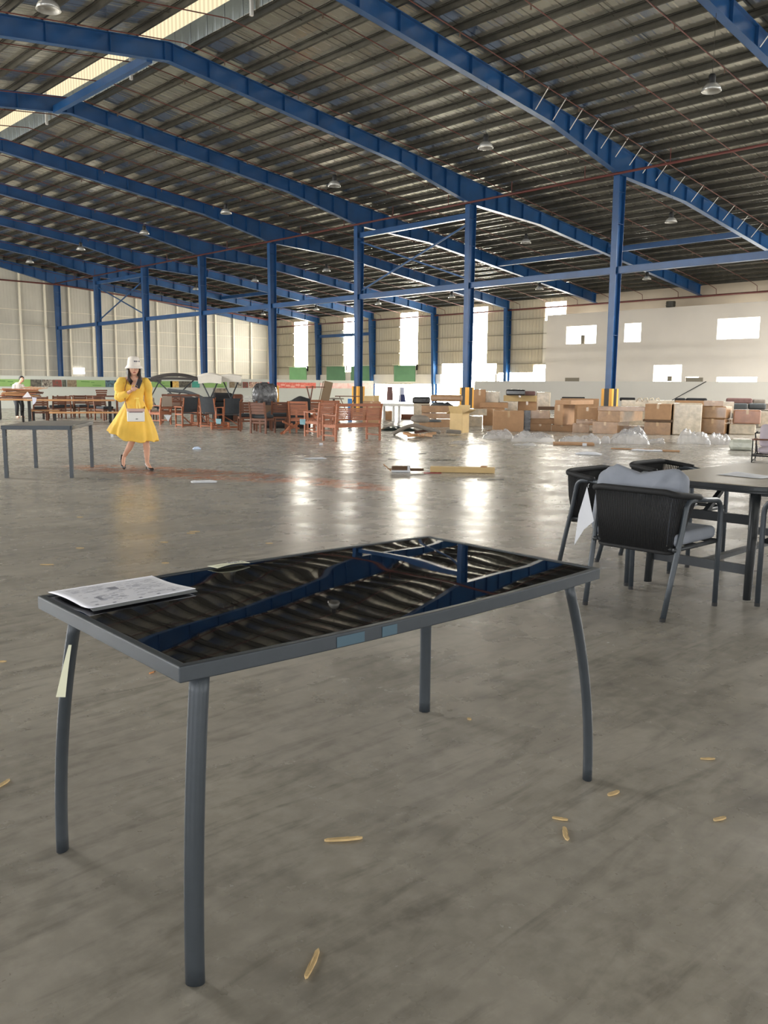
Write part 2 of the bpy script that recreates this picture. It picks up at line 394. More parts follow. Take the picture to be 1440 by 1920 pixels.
# gable wall (y = 71.4)
m = MB(); m.add([(X0, Y1, 0), (X1, Y1, 0), (X1, Y1, ZT(X1)+SH), (15, Y1, ZT(15)+SH), (X0, Y1, ZT(X0)+SH)], [(0,1,2,3,4)])
struct(m.build('wall_gable', CLADG, solid=.05), 'beige corrugated gable wall')
POSTM = mat('pale_gable_post', (222,214,196), .5)
m = MB()
for k in range(-2, 13):
    x = 26.95+2.03*k; m.box((x, Y1-.12, (ZT(x))/2), (.14, .16, ZT(x)))
struct(m.build('trim_4', POSTM), 'pale upright posts of the gable wall')
m = MB()
for z in (2.4, 3.6, 4.8, 6.0, 7.2): m.box((31, Y1-.08, z), (42, .05, .04))
struct(m.build('trim_5', POSTM), 'thin pale rails of the gable wall')
EML = emat('daylit_louvre', (255,252,246), 3)
m = MB().box((31.6, Y1-.2, 2.55), (1.0, .05, .22)).box((31.6, Y1-.2, 2.25), (1.0, .05, .22)); struct(m.build('window_30', EML), 'two bright louvres low in the gable wall')

# near walls: big loading door openings behind and beside the viewer
NW = mat('near_wall_cladding', (190,184,170), .6, 0, .1, .5)
dl = [(-16, -6, 0, 5.5), (2, 14, 0, 5.5), (26, 38, 0, 5.5), (50, 62, 0, 5.5)]
struct(wall_with_holes(X0, dl, Y0, Y1, 0, 7.5, .1, NW, 'wall_left', 'x'), 'left side wall with loading doors')
df = [(-16, -6, 0, 5.5), (4, 16, 0, 5.5), (24, 36, 0, 5.5)]
struct(wall_with_holes(Y0, df, X0, X1, 0, 7.5, .1, NW, 'wall_front', 'y'), 'front wall with loading doors')

# ------------------------------------------------------------------ steel frames
def extrude_profile(m, pts, y, half):     # closed polygon in xz, thick in y
    n = len(pts); vs = [(x, y-half, z) for x, z in pts]+[(x, y+half, z) for x, z in pts]
    m.add(vs, [tuple(range(n)), tuple(range(2*n-1, n-1, -1))]+[(i, n+i, n+(i+1) % n, (i+1) % n) for i in range(n)])
def BT(x):                                 # rafter underside
    T = ZT(x)
    def ip(a, b, va, vb): return va+(vb-va)*(x-a)/(b-a)
    if x < 15: return T-.6
    if x < 25.5: return T-.58
    if x < XR: return T-ip(25.5, XR, .58, 1.0)
    if x < 35: return T-ip(XR, 35, 1.0, .6)
    return T-.6
def rafter(y, label, x_end=51.75, brace=False, xst=-21.5):
    t = thing('steel_rafter', label, 'steel beam', (0, y, 0), 0, 'blue roof rafters')
    kx = [xst, 15, 25.5, XR, 35, x_end]
    m = MB()
    for a, b in zip(kx, kx[1:]):
        extrude_profile(m, [(a, BT(a)), (b, BT(b)), (b, ZT(b)), (a, ZT(a))], 0, .006)
        for fn in (ZT, BT):
            m.beam((a, 0, fn(a)+(-.01 if fn is ZT else .01)), (b, 0, fn(b)+(-.01 if fn is ZT else .01)), .24, .02)
    m.build('web_and_flanges', BLUE, t)
    xs_ = [-3, -1, 1, 3, 5, 7, 9, 11, 13, 14.85, 15.15]+[16.5+1.55*k for k in range(6)]+[25.5, 26.4, 27.3, 28.2, 29.1, 30.8, 31.7, 32.6, 33.6, 35]+[36.5+1.5*k for k in range(11)]
    for x in xs_:
        if x > x_end-.1: continue
        s = MB().box((0, .06, 0), (.014, .1, 1)).box((0, -.06, 0), (.014, .1, 1))
        key = 'stiff'
        if key not in KIDS: KIDS[key] = s.mesh('stiffener', BLUE)
        o = bpy.data.objects.new('stiffener', KIDS[key]); COL.objects.link(o); o.parent = t
        hgt = ZT(x)-BT(x)-.03; o.location = (x, 0, (ZT(x)+BT(x))/2); o.scale = (1, 1, hgt)
    if brace:
        if 'brace' not in KIDS: KIDS['brace'] = MB().beam((0, -.1, -.5), (0, -.62, .1), .035, .012).mesh('flange_brace', WHITEM)
        for k in range(9):
            x = 24.4+1.0*k*1.0
            o = bpy.data.objects.new('flange_brace', KIDS['brace']); COL.objects.link(o); o.parent = t; o.location = (x, 0, ZT(x))
        for k in range(6):
            x = 33.9+1.5*k
            o = bpy.data.objects.new('flange_brace', KIDS['brace']); COL.objects.link(o); o.parent = t; o.location = (x, 0, ZT(x))
    return t
ordn = ['second', 'third', 'fourth', 'fifth', 'sixth', 'seventh', 'eighth']
rafter(3.645, 'blue steel roof rafter overhead behind the viewer, seen mirrored in the glass table')
rafter(11.145, 'blue steel roof rafter cutting the top right corner of the photo', brace=True)
rafter(18.645, 'long blue roof rafter resting on the nearest and largest blue column', brace=True)
for k, y in enumerate(FR[1:-1]):
    rafter(y, 'blue roof rafter resting on the %s blue column counted from the right' % ordn[k])
rafter(FR[-1]-.1, 'farthest blue roof rafter lying against the beige gable wall')

def guard_mat():
    m = bpy.data.materials.new('yellow_black_guard'); m.use_nodes = True; nt = m.node_tree; L = nt.links; b = nt.nodes['Principled BSDF']
    b.inputs['Roughness'].default_value = .5
    tc = nd(nt, 'ShaderNodeTexCoord'); ab = nd(nt, 'ShaderNodeVectorMath', operation='ABSOLUTE'); L.new(tc.outputs['Object'], ab.inputs[0])
    sp = nd(nt, 'ShaderNodeSeparateXYZ'); L.new(ab.outputs[0], sp.inputs[0])
    mn = nd(nt, 'ShaderNodeMath', operation='MINIMUM'); L.new(sp.outputs[0], mn.inputs[0]); L.new(sp.outputs[1], mn.inputs[1])
    lt = nd(nt, 'ShaderNodeMath', operation='LESS_THAN'); lt.inputs[1].default_value = .11; L.new(mn.outputs[0], lt.inputs[0])
    mx = nd(nt, 'ShaderNodeMix', data_type='RGBA'); mx.inputs['A'].default_value = lin((236,170,60)); mx.inputs['B'].default_value = lin((30,28,26))
    L.new(lt.outputs[0], mx.inputs['Factor']); L.new(mx.outputs['Result'], b.inputs['Base Color']); return m
GUARD = guard_mat()
def tapered_column(x, y, label, htop, dt, db, guard=True, name='steel_column', group='blue columns of the middle row', one_side=0, wflange=.26):
    t = thing(name, label, 'column', (x, y, 0), 0, group)
    m = MB()
    cb = one_side*(dt-db)/2; pts = [(-db/2+cb, .02), (db/2+cb, .02), (dt/2, htop), (-dt/2, htop)]
    extrude_profile(m, pts, 0, .008)
    m.beam((-db/2+cb, 0, .02), (-dt/2, 0, htop), wflange, .018, (1,0,0)); m.beam((db/2+cb, 0, .02), (dt/2, 0, htop), wflange, .018, (1,0,0))
    m.box((cb, 0, .015), (db+.1, wflange+.06, .03))
    m.build('shaft', BLUE, t)
    m = MB()
    for z in (3.4, 5.87, 7.6, htop-.6):
        if z < htop: m.box((cb*.5, 0, z), (db+(dt-db)*z/htop-.02, wflange-.03, .014))
    m.build('stiffener', BLUE, t)
    if guard: MB().box((0, 0, .665), (.48, .48, 1.33)).build('column_guard', GUARD, t, bevel=.01)
    return t
cl = ['blue steel column nearest the camera, striped guard behind the cardboard boxes', 'second blue column from the right, standing before the glaring tall window',
      'third blue column from the right, its striped guard behind the slatted bench', 'fourth blue column from the right, guard behind the film wrapped bundle',
      'blue column just right of the two white canopies', 'blue column between the woman in yellow and the dark canopy',
      'blue column with diagonal bracing, just left of the woman in yellow', 'leftmost blue column, against the beige gable wall']
for k, y in enumerate(FR):
    tapered_column(XR, y if k < 7 else y-.1, cl[k], BT(XR), .46, .3, guard=k < 5)
tapered_column(XR, 11.145, 'blue steel column just outside the right edge of the photo', BT(XR), .46, .3)
for k, y in enumerate(FR):
    if k < 2: continue
    if k == 7: y -= .1
    lab = ['blue wall column beside the top of the pale office wall', 'blue wall column between the white glare and the beige cladding', 'blue wall column right of the single dark green panel',
           'blue wall column between the two pairs of green panels, right one', 'blue wall column right of the light green panel', 'blue wall column in the far corner by the gable wall'][k-2]
    if k >= 3: tapered_column(51.55, y, lab, BT(51.3), .62, .36, guard=False, group='blue columns of the far side wall', one_side=1)

m = MB().beam((XR, -4, 5.87), (XR, FR[-1]-.2, 5.87), .2, .26); m.beam((XR, -4, 5.99), (XR, FR[-1]-.2, 5.99), .26, .012); m.beam((XR, -4, 5.75), (XR, FR[-1]-.2, 5.75), .26, .012)
tag(m.build('tie_beam', BLUE), 'long blue horizontal tie beam joining all the middle columns halfway up', 'steel beam')
for (k, lab) in ((1, 'blue strut high between the second and third columns from the right'), (5, 'small blue strut between the two columns left of the dark canopy')):
    m = MB().beam((XR, FR[k]+.15, 8.92), (XR, FR[k+1]-.15, 8.92), .18, .24); tag(m.build('strut', BLUE), lab, 'steel beam')
    t = thing('cross_brace', lab.replace('blue strut high', 'crossed dark braces').replace('small blue strut', 'crossed dark braces'), 'brace', (XR, FR[k], 5.9))
    MB().beam((0, .15, .3), (0, 7.35, 2.7), .07, .07).build('brace_rod', BLUE, t); MB().beam((.06, .15, 2.7), (.06, 7.35, .3), .07, .07).build('brace_rod', BLUE, t)
for (x, k, z, lab) in ((41, 1, 8.62, 'blue strut under the roof right of the second column'), (41, 0, 8.62, 'blue strut under the roof near the first column'), (41, 5, 8.62, 'blue strut under the roof between far rafters'),
                       (14.4, 1, 11.62, 'blue strut below the cream skylight strip, top left'), (51.6, 5, 5.9, 'blue strut on the far wall crossing the second tall window from the left')):
    m = MB().beam((x, FR[k]+.1, z), (x, FR[k+1]-.1, z), .2, .26); tag(m.build('strut', BLUE), lab, 'steel beam')

# red pipes
def pipe(pts, r, lab, grp=None, name='sprinkler_pipe'):
    o = MB().tube(pts, r, 8).build(name, RED, None, True); return tag(o, lab, 'pipe', grp)
p = pipe([(29.6, -4, 9.4), (29.6, FR[-1]-.4, 9.4)], .048, 'thick dark red main pipe running along the tops of the middle columns')
hm = MB().box((0, 0, 9.66), (.025, .025, .5)).mesh('pipe_hanger', RED)
for k in range(20):
    o = bpy.data.objects.new('pipe_hanger', hm); COL.objects.link(o); o.parent = p; o.location = (29.6, 2+3.6*k, 0)
pipe([(51.6, 0, 7.05), (51.6, 70.8, 7.05)], .06, 'red pipe running along the top of the far side wall')
pipe([(20, 70.72, 9.35), (30, 70.72, 9.35), (51.4, 70.72, 7.75)], .06, 'red pipe crossing the beige gable wall')
pipe([(51.6, 70.4, 7.05), (51.6, 70.4, 1.9)], .06, 'red downpipe in the far corner left of the light green panel')
for k in range(-4, 22):
    y = 17.5+2.5*k
    nearest = ['', 'thin red sprinkler pipe under the roof, running towards the far side wall']
    x1_ = 15.9
    a = MB().tube([(-4, y, ZT(-4)-.3), (14.9, y, ZT(14.9)-.32), (x1_, y, ZT(x1_)-.32), (50.9, y, ZT(50.9)-.3), (51.5, y, ZT(51.5)-.35), (51.56, y, 7.05)], .018, 6)
    o = a.build('sprinkler_pipe', RED, None, True); tag(o, nearest[1], 'pipe', 'parallel sprinkler branch pipes')
    if 'head' not in KIDS: KIDS['head'] = MB().box((0, 0, 0), (.03, .03, .14)).box((0,0,.06), (.05,.05,.02)).mesh('sprinkler_head', mat('dark_brass', (90,70,56), .5))
    for x in range(16, 50, 3):
        q = bpy.data.objects.new('sprinkler_head', KIDS['head']); COL.objects.link(q); q.parent = o; q.location = (x+.4, y, ZT(x+.4)-.38)

# high bay lamps
def bay_lamp(label):
    t = thing('high_bay_lamp', label, 'lamp', (0,0,0), 0, 'high bay lamps hanging from the roof')
    MB().lathe([(.0,.42),(.07,.42),(.09,.38),(.09,.22),(.05,.18),(0,.18)], 14).build('lamp_housing', BLACKR, t, True)
    MB().lathe([(.05,.2),(.14,.19),(.22,.1),(.25,.0),(.235,0),(.2,.09),(.12,.16),(.05,.17)], 20).build('lamp_shade', MATS.get('frosted') or mat('frosted', (168,168,164), .2, .4, coat=.6), t, True)
    MB().tube([(0,0,.4),(0,0,1)], .008, 5).build('suspension_wire', GALV, t)
    return t
def lamp_at(x, y, z, lab):
    t = bay_lamp(lab) if 'lampproto' not in KIDS else clone(KIDS['lampproto'], (0,0,0), 0, lab)
    KIDS.setdefault('lampproto', t); t.location = (x, y, z)
    for ch in t.children:
        if ch.name.startswith('suspension_wire'): ch.scale = (1, 1, BT(x)-z if False else 1); ch.location = (0,0,0); ch.scale.z = max(1, (ZT(x)-z)/1.0); ch.location.z = -.4*(ch.scale.z-1)
    return t
ls = ['white lamp hanging at the top right of the photo, largest there', 'hanging lamp left of the nearest column, level with its rafter', 'hanging lamp above and left of the third column from the right',
      'hanging lamp above the fourth column from the right', 'hanging lamp above the column row near the left canopy column', 'small hanging lamp upper left, second from the left in its row', 'small hanging lamp at far upper left, leftmost of its row']
for k in range(7): lamp_at(22, 11.145+7.5*k, 8.9, ls[k])
lamp_at(7.95, 18.645, 9.0, 'large pale hanging lamp at the top left corner of the photo')
l2 = {0: 'hanging lamp just right of the nearest column, under the roof', 1: 'hanging lamp right of the second column, under the roof', 3: 'hanging lamp left of the third column, below its rafter', 4: 'hanging lamp just right of the fourth column', 5: 'hanging lamp between the two columns behind the white canopies'}
for k, lab in l2.items(): lamp_at(34, FR[k], 8.2, lab)
l3 = {1: 'small lamp hanging over the pale office wall, right of the nearest column', 2: 'small lamp hanging just above the white glare, left of the office wall', 3: 'small lamp hanging above the single dark green panel', 4: 'small lamp hanging above the pair of dark green panels', 5: 'small lamp hanging above the light green panel', 6: 'small lamp hanging by the fourth column, near the far corner'}
for k, lab in l3.items(): lamp_at(45.3, FR[k], 7.5, lab)

# green panels on the far wall, duct
for (a, b, mt, lab) in ((65.65, 68.35, GREENL, 'light green panel hung low on the far wall, leftmost'), (59.95, 62.6, GREENS, 'dark green panel left of the third column, left of its pair'),
                        (56.5, 59.15, GREENS, 'dark green panel partly behind the third column'), (50.95, 53.5, GREENS, 'single dark green panel right of the third column')):
    t = thing('green_panel', lab, 'panel', (51.75, (a+b)/2, 1.75), 0, 'green panels on the far wall')
    MB().box((0, 0, .68), (.05, b-a, 1.36)).build('sheet', mt, t, bevel=.01)
    MB().beam((-.02, -(b-a)/2-.25, 1.4), (-.02, (b-a)/2+.2, 1.42), .06, .06).build('top_rail', CREAM, t)
    MB().box((-.02, -(b-a)/2-.2, 1.2), (.1, .12, .5)).build('end_bracket', BLACKR, t)
m = MB().lathe([(.28,0),(.28,.35)], 18).lathe([(.3,.08),(.3,.12)], 18).lathe([(.3,.22),(.3,.26)], 18); o = put(m.build('vent_duct', GALV, None, True), (50.3, 27.3, 6.38)); tag(o, 'short silver duct standing on top of the office wall', 'duct')
m = MB().tube([(43.2, 21.2, 1.74), (43.15, 21.9, 1.35), (43.0, 23.2, .6), (42.9, 24.2, .01)], .02, 6); tag(m.build('cable', BLACKR), 'thin dark cable trailing down from the office window', 'cable')

# ------------------------------------------------------------------ posters on the partition
PH = {'night_garden_photo': ((52,50,40),(110,104,88)), 'white_flower_photo': ((58,44,36),(190,180,160)), 'red_fruit_photo': ((80,74,60),(150,60,50)), 'dark_leaf_photo': ((44,50,40),(96,98,80)),
      'brown_bench_photo': ((120,98,74),(150,134,104)), 'harbour_photo': ((36,48,62),(96,132,140)), 'orange_photo': ((200,150,60),(240,200,110)), 'teal_poster_print': ((60,150,130),(70,166,146)), 'red_poster_print': ((225,92,70),(244,130,110)),
      'meat_plate_photo': ((130,70,54),(226,196,170))}
def photo(nm):
    a, b = PH[nm]; return mat(nm, b, .4, 0, 0, 9, dark=a)
posts = [(-30,57,'g','green poster at the left edge behind the man in white'), (57.5,77.5,'night_garden_photo','dark photo poster directly right of the left green poster'), (79,97,'white_flower_photo','photo poster with a pale flower, second from the left'),
         (98.5,115.5,'red_fruit_photo','photo poster with a reddish shape, left of the narrow one'), (117,124,'dark_leaf_photo','narrow dark photo poster'), (126,143.5,'brown_bench_photo','brown photo poster left of the long green poster'),
         (143.5,197,'g','long green poster just left of the woman in yellow'), (198,246,'harbour_photo','dark blue photo poster partly behind the woman in yellow'), (284,323,'g','green poster under the dark canopy, left part'),
         (319,335,'orange_photo','orange photo poster under the dark canopy'), (336,358,'night_garden_photo','dark photo poster under the dark canopy, right of the orange one'), (360,374,'teal_poster_print','plain teal poster between dark and white canopies'),
         (381,425,'g','green poster framed by the legs of the white canopy'), (430,440,'brown_bench_photo','small brown photo poster under the right white canopy'), (441.5,453,'white_flower_photo','photo poster under the right white canopy, mid one'),
         (455,465,'red_fruit_photo','red photo poster right of the canopy leg'), (467,486,'meat_plate_photo','photo poster of a plate next to the red poster'), (488,592,'red_poster_print','long red poster behind the fourth column'), (600,700,'pale_red','faded pale red poster left of the third column')]
mat('pale_red', (248,222,212), .6, 0, 0, 4, dark=(240,190,180))
for a, b, k, lab in posts:
    def X_at(px):                       # point on the partition face y = 54.93 under a pixel
        d = ray(px, 718); return (CAM+d*(46.93/d.y)).x
    xa, xb = X_at(a), X_at(b); z1, z0 = 1.54, 1.16
    m = MB().box(((xa+xb)/2, 46.925, (z0+z1)/2), (xb-xa, .02, z1-z0))
    mt = GREENB if k == 'g' else (MATS['pale_red'] if k == 'pale_red' else photo(k))
    o = m.build('wall_poster', mt); tag(o, lab, 'poster', 'posters along the low partition')
    if k == 'g':
        q = MB()
        for (fa, fb, zz) in ((.15,.45,1.45), (.5,.62,1.41), (.55,.85,1.25)): q.box((xa+(xb-xa)*(fa+fb)/2, 46.91, zz), ((xb-xa)*(fb-fa), .006, .035), ry=.03)
        q.build('printed_line', mat('dark_green_print', (84,130,60), .5), o)
    if k == 'red_poster_print':
        q = MB()
        for i in range(9): q.box((xa+(xb-xa)*(.12+.09*i), 46.91, 1.37-.05*(i % 3)), (.35, .006, .12))
        q.build('printed_patch', mat('pink_print', (246,170,150), .5), o)
d = ray(413, 740); xq = (CAM+d*(46.9/d.y)).x
o = MB().box((xq, 46.92, .86), (1.0, .02, .53)).build('wall_poster', mat('dry_plant_photo', (176,160,140), .5, 0, 0, 6, dark=(92,76,60))); tag(o, 'square poster of dry plants low on the partition between canopy legs', 'poster', 'posters along the low partition')

# ------------------------------------------------------------------ front glass table
def boat(hx, hy, bow, n=16):
    pts = []
    for i in range(n+1):
        x = -hx+2*hx*i/n; pts.append((x, -hy-bow*(1-(x/hx)**2)))
    for i in range(n+1):
        x = hx-2*hx*i/n; pts.append((x, hy+bow*(1-(x/hx)**2)))
    return pts
TZ = .757
tb = thing('dining_table', 'dark grey metal dining table with glossy black glass top in the foreground', 'table', (1.67, 1.945, 0), -.023)
outer = boat(.778, .405, .036); inner = boat(.756, .384, .036)
m = MB(); n = len(outer)
def rimz(poly, z): return [(x, y, z) for x, y in poly]
vs = rimz(outer, TZ-.037)+rimz(outer, TZ)+rimz(inner, TZ)+rimz(inner, TZ-.037); fs = []
for i in range(n):
    j = (i+1) % n
    for a in range(4): b2 = (a+1) % 4; fs.append((a*n+i, a*n+j, b2*n+j, b2*n+i))
m.add(vs, fs); m.build('table_frame', POWDER, tb, bevel=.0035)
g2 = boat(.7535, .3815, .036)
m = MB(); vs = rimz(inner, TZ-.003)+rimz(g2, TZ-.003)+rimz(g2, TZ-.012); fs = []
for i in range(n):
    j = (i+1) % n; fs += [(i, j, n+j, n+i)]
m.add(vs, fs); m.build('gasket', BLACKR, tb)
def glass_mat():
    m = bpy.data.materials.new('black_wavy_glass'); m.use_nodes = True; nt = m.node_tree; L = nt.links; b = nt.nodes['Principled BSDF']
    b.inputs['Base Color'].default_value = (.004,.004,.005,1); b.inputs['Roughness'].default_value = .015; b.inputs['IOR'].default_value = 1.5; b.inputs['Specular IOR Level'].default_value = .5
    tc = nd(nt, 'ShaderNodeTexCoord'); n = nd(nt, 'ShaderNodeTexNoise'); n.inputs['Scale'].default_value = 2.3; n.inputs['Detail'].default_value = 0
    mp = nd(nt, 'ShaderNodeMapping'); mp.inputs['Scale'].default_value = (.9, 1.5, 1); mp.inputs['Rotation'].default_value = (0,0,.4); L.new(tc.outputs['Object'], mp.inputs[0]); L.new(mp.outputs[0], n.inputs['Vector'])
    bp = nd(nt, 'ShaderNodeBump'); bp.inputs['Distance'].default_value = .0012; L.new(n.outputs['Fac'], bp.inputs['Height']); L.new(bp.outputs[0], b.inputs['Normal']); return m
GLASSB = glass_mat()
MB().prism(g2, TZ-.012, TZ-.003).build('glass_top', GLASSB, tb)
TBI = (Matrix.Translation((1.67, 1.945, 0)) @ Matrix.Rotation(-.023, 4, 'Z')).inverted()
LEGC = {}
for key, foot, top, zt in (((-1,-1), (366,1843), (373,1290), .69), ((-1,1), (117.5,1594), (138,1182), .69), ((1,1), (796,1334), (798,1190), .60), ((1,-1), (1101,1461), (1069,1108), .70)):
    a_ = TBI @ gp(*foot); b_ = TBI @ gp(top[0], top[1], zt)
    if key == (1,1): b_ = Vector((.712, .345, 0))
    b_ = a_ + (b_-a_)*1.0; pts = []; g_ = 1/(1-.5*0)
    tt = 1-(zt-.004)/(TZ-.034) if key != (1,1) else 0
    k_ = (1-tt)**2.0; off = (Vector((b_.x, b_.y, 0))-Vector((a_.x, a_.y, 0)))/max(k_, .2)
    dx, dy = key[0]*.7071, key[1]*.7071
    for i in range(17):
        t = i/16; z = TZ-.03-t*(TZ-.03-.002); pts.append((a_.x+off.x*(1-t)**2, a_.y+off.y*(1-t)**2, z))
    LEGC[key] = pts
    MB().tube(pts, [(.0165, .0228)]*17, 20, ref=(dx, dy, 0)).build('leg', POWDER, tb, True)
# blue tape marks on the apron
for (x, wd) in ((-.33, .085), (-.205, .05)):
    yy = -.405-.036*(1-(x/.778)**2)-.0012; MB().box((x, yy, TZ-.02), (wd, .001, .026), rz=.036*2*x/.778**2).build('tape_mark', TAPEB, tb)
# pale tape on the left leg
def legp(z, key=(-1, 1)):
    p = LEGC[key]
    for i in range(len(p)-1):
        if p[i][2] >= z >= p[i+1][2]:
            f = (p[i][2]-z)/(p[i][2]-p[i+1][2]); return Vector(p[i]).lerp(Vector(p[i+1]), f)
    return Vector(p[-1])
m = MB(); pts = []
for i in range(9):
    z = .655-.16*i/8; c0 = legp(z)+Vector((-.7, -.7, 0))*.0265+Vector((.73, -.69, 0))*.006; wl = .004+.018*i/8; rgt = Vector((.73, -.69, 0))
    pts += [c0-rgt*wl, c0+rgt*.004]
m.add(pts, [(2*i, 2*i+1, 2*i+3, 2*i+2) for i in range(8)]); m.build('tape_strip', CREAM, tb, solid=.001)

# instruction sheet on the table
c4 = [gp(x, y, TZ+.004) for x, y in ((90,1111), (285,1080), (367,1106), (167,1143))]
ctr = sum(c4, Vector())/4
sh = thing('instruction_sheet', 'white printed sheet lying on the left end of the glass table', 'paper', (ctr.x, ctr.y, TZ))
L4 = [p-Vector((ctr.x, ctr.y, TZ)) for p in c4]
def bil(u, v, z=0):
    a = L4[0].lerp(L4[1], u); b = L4[3].lerp(L4[2], u); p = a.lerp(b, v); p.z = z; return p
def shz(u, v): return .004+.005*math.sin(3*u+1)*math.sin(4*v)+.012*max(0, v-.85)/.15*.5*(1-u)
MB().surf(lambda u, v: bil(u, v, shz(u, v)+.001), 16, 12).build('sheet', mat('bright_sheet_paper', (228,229,238), .5), sh, True, solid=.0012)
m = MB(); rnd = random.Random(3)
def inkrect(u0, u1, v0, v1):
    us = (u0, u1, u1, u0); vs_ = (v0, v0, v1, v1)
    m.add([bil(a, b, shz(a, b)+.0024) for a, b in zip(us, vs_)], [(0,1,2,3)])
for k in range(26):
    v = .12+.028*k*1.0; 
    if v > .86: break
    u = .1
    while u < .9:
        ln = rnd.uniform(.02, .11)
        if rnd.random() < .4: inkrect(u, min(.92, u+ln), v, v+.008)
        u += ln+.02
for (a, b, cc, dd) in ((.42,.5,.3,.42), (.2,.23,.62,.74), (.1,.13,.86,.9), (.24,.27,.9,.94), (.48,.51,.9,.94), (.66,.69,.88,.92), (.82,.85,.86,.9)): inkrect(a, b, cc, dd)
m.build('printed_text', INK, sh)
m = MB(); m.surf(lambda u, v: bil(u*.98+.01, 1.0+v*.06, .006-.004*v), 10, 3).build('plastic_sleeve', mat('grey_plastic_sleeve', (120,124,128), .2, coat=1), sh, solid=.001)
# folded pale tag with handwriting
c4 = [gp(x, y, TZ+.003) for x, y in ((389,1062), (452,1052), (469,1056), (408,1066))]
ctr = sum(c4, Vector())/4; L4 = [p-Vector((ctr.x, ctr.y, TZ)) for p in c4]
tgp = thing('paper_tag', 'small pale paper tag on the far edge of the glass table', 'paper', (ctr.x, ctr.y, TZ))
MB().surf(lambda u, v: bil(u, v, .004+.006*math.sin(PI*u)*v), 12, 5).build('slip', CREAM, tgp, True, solid=.001)
m = MB()
for (u0, v0, u1, v1) in ((.52,.3,.55,.7),(.52,.3,.6,.3),(.62,.35,.62,.65),(.62,.65,.7,.6),(.7,.3,.7,.6),(.74,.3,.8,.55),(.8,.55,.84,.28),(.9,.35,.9,.6)):
    p = bil(u0, v0, .0055+.006*math.sin(PI*u0)*v0); q = bil(u1, v1, .0055+.006*math.sin(PI*u1)*v1); m.beam(p, q, .003, .001)
m.build('handwriting', INK, tgp)

# ------------------------------------------------------------------ rope dining chairs and table at the right
def arc_corner(p0, c, p1, r, n=6):
    p0, c, p1 = Vector(p0), Vector(c), Vector(p1); a = (p0-c).normalized(); b = (p1-c).normalized(); out = []
    s_, e_ = c+a*r, c+b*r
    for i in range(n+1):
        t = i/n; out.append(s_*(1-t)**2+c*2*t*(1-t)+e_*t*t)
    return out
def rope_chair(label):
    """front faces local +X; origin on the floor below the seat centre"""
    t = thing('dining_chair', label, 'chair')
    W = .295
    for s in (-1, 1):
        pts = [Vector((.275, s*W, .02)), Vector((.275, s*W, .4))]+arc_corner((.275, s*W, .4), (.275, s*W, .675), (.05, s*W, .69), .09)+[Vector((.06, s*W, .69)), Vector((-.10, s*W*.99, .712))]
        MB().tube(pts, .0165, 12).build('leg', POWDER, t, True)
        pts = [Vector((-.315, s*.265, .015)), Vector((-.26, s*.275, .25)), Vector((-.19, s*.287, .52))]+arc_corner((-.19, s*.287, .52), (-.155, s*.292, .70), (0, s*.295, .70), .06)+[Vector((-.06, s*.295, .70))]
        MB().tube(pts, .0165, 12).build('leg', POWDER, t, True)
        MB().lathe([(0,0),(.017,0),(.017,.022),(0,.022)], 10, (.275, s*W, 0)).build('foot_cap', BLACKR, t); MB().lathe([(0,0),(.017,0),(.017,.022),(0,.022)], 10, (-.318, s*.264, 0)).build('foot_cap', BLACKR, t)
    # seat frame
    m = MB(); zf = .415
    for a, b in (((.27,-.28,zf),(.27,.28,zf)), ((-.22,-.25,zf),(-.22,.25,zf)), ((.27,-.28,zf),(-.24,-.27,zf)), ((.27,.28,zf),(-.24,.27,zf)), ((.05,-.27,zf-.005),(.05,.27,zf-.005))): m.tube([a, b], .014, 8)
    m.build('seat_frame', DARKP, t, True)
    # upper back rail, a wide U wrapped in rope
    up = []; lo = []; N = 44
    for i in range(N+1):
        u = -1+2*i/N; au = abs(u)
        if au < .62: x = -.265-.012*(1-(u/.62)**2); y = u/.62*.265
        else:
            k = (au-.62)/.38; x = -.265+.245*k; y = math.copysign(.265+.033*math.sin(k*PI/2), u)
        up.append(Vector((x+.0*au, y, .752-.055*max(0, au-.5)*1.4)))
        ul = u*.78; xl = -.235+.08*max(0, abs(u)-.6)/.4; yl = math.copysign(min(.245, abs(u)*.36), u) if True else 0
        lo.append(Vector((xl, yl, .39+.03*max(0, abs(u)-.6))))
    MB().tube(up, .0195, 10).build('back_rail', ROPE, t, True)
    m = MB()
    for i in range(1, N):
        for d in (0, 1):
            a, b = up[i], lo[i]; f = d*.5
            a = up[i].lerp(up[min(N, i+1)], f); b = lo[i].lerp(lo[min(N, i+1)], f)
            mid = (a+b)/2+Vector((-.012 if abs(i-N/2) < N*.3 else 0, 0, 0))
            m.tube([a, mid, b], .0040, 5)
    m.build('rope_back', ROPE, t, True)
    m = MB().tube([lo[k] for k in range(0, N+1, 2)], .012, 8); m.build('lower_rail', ROPE, t, True)
    return t
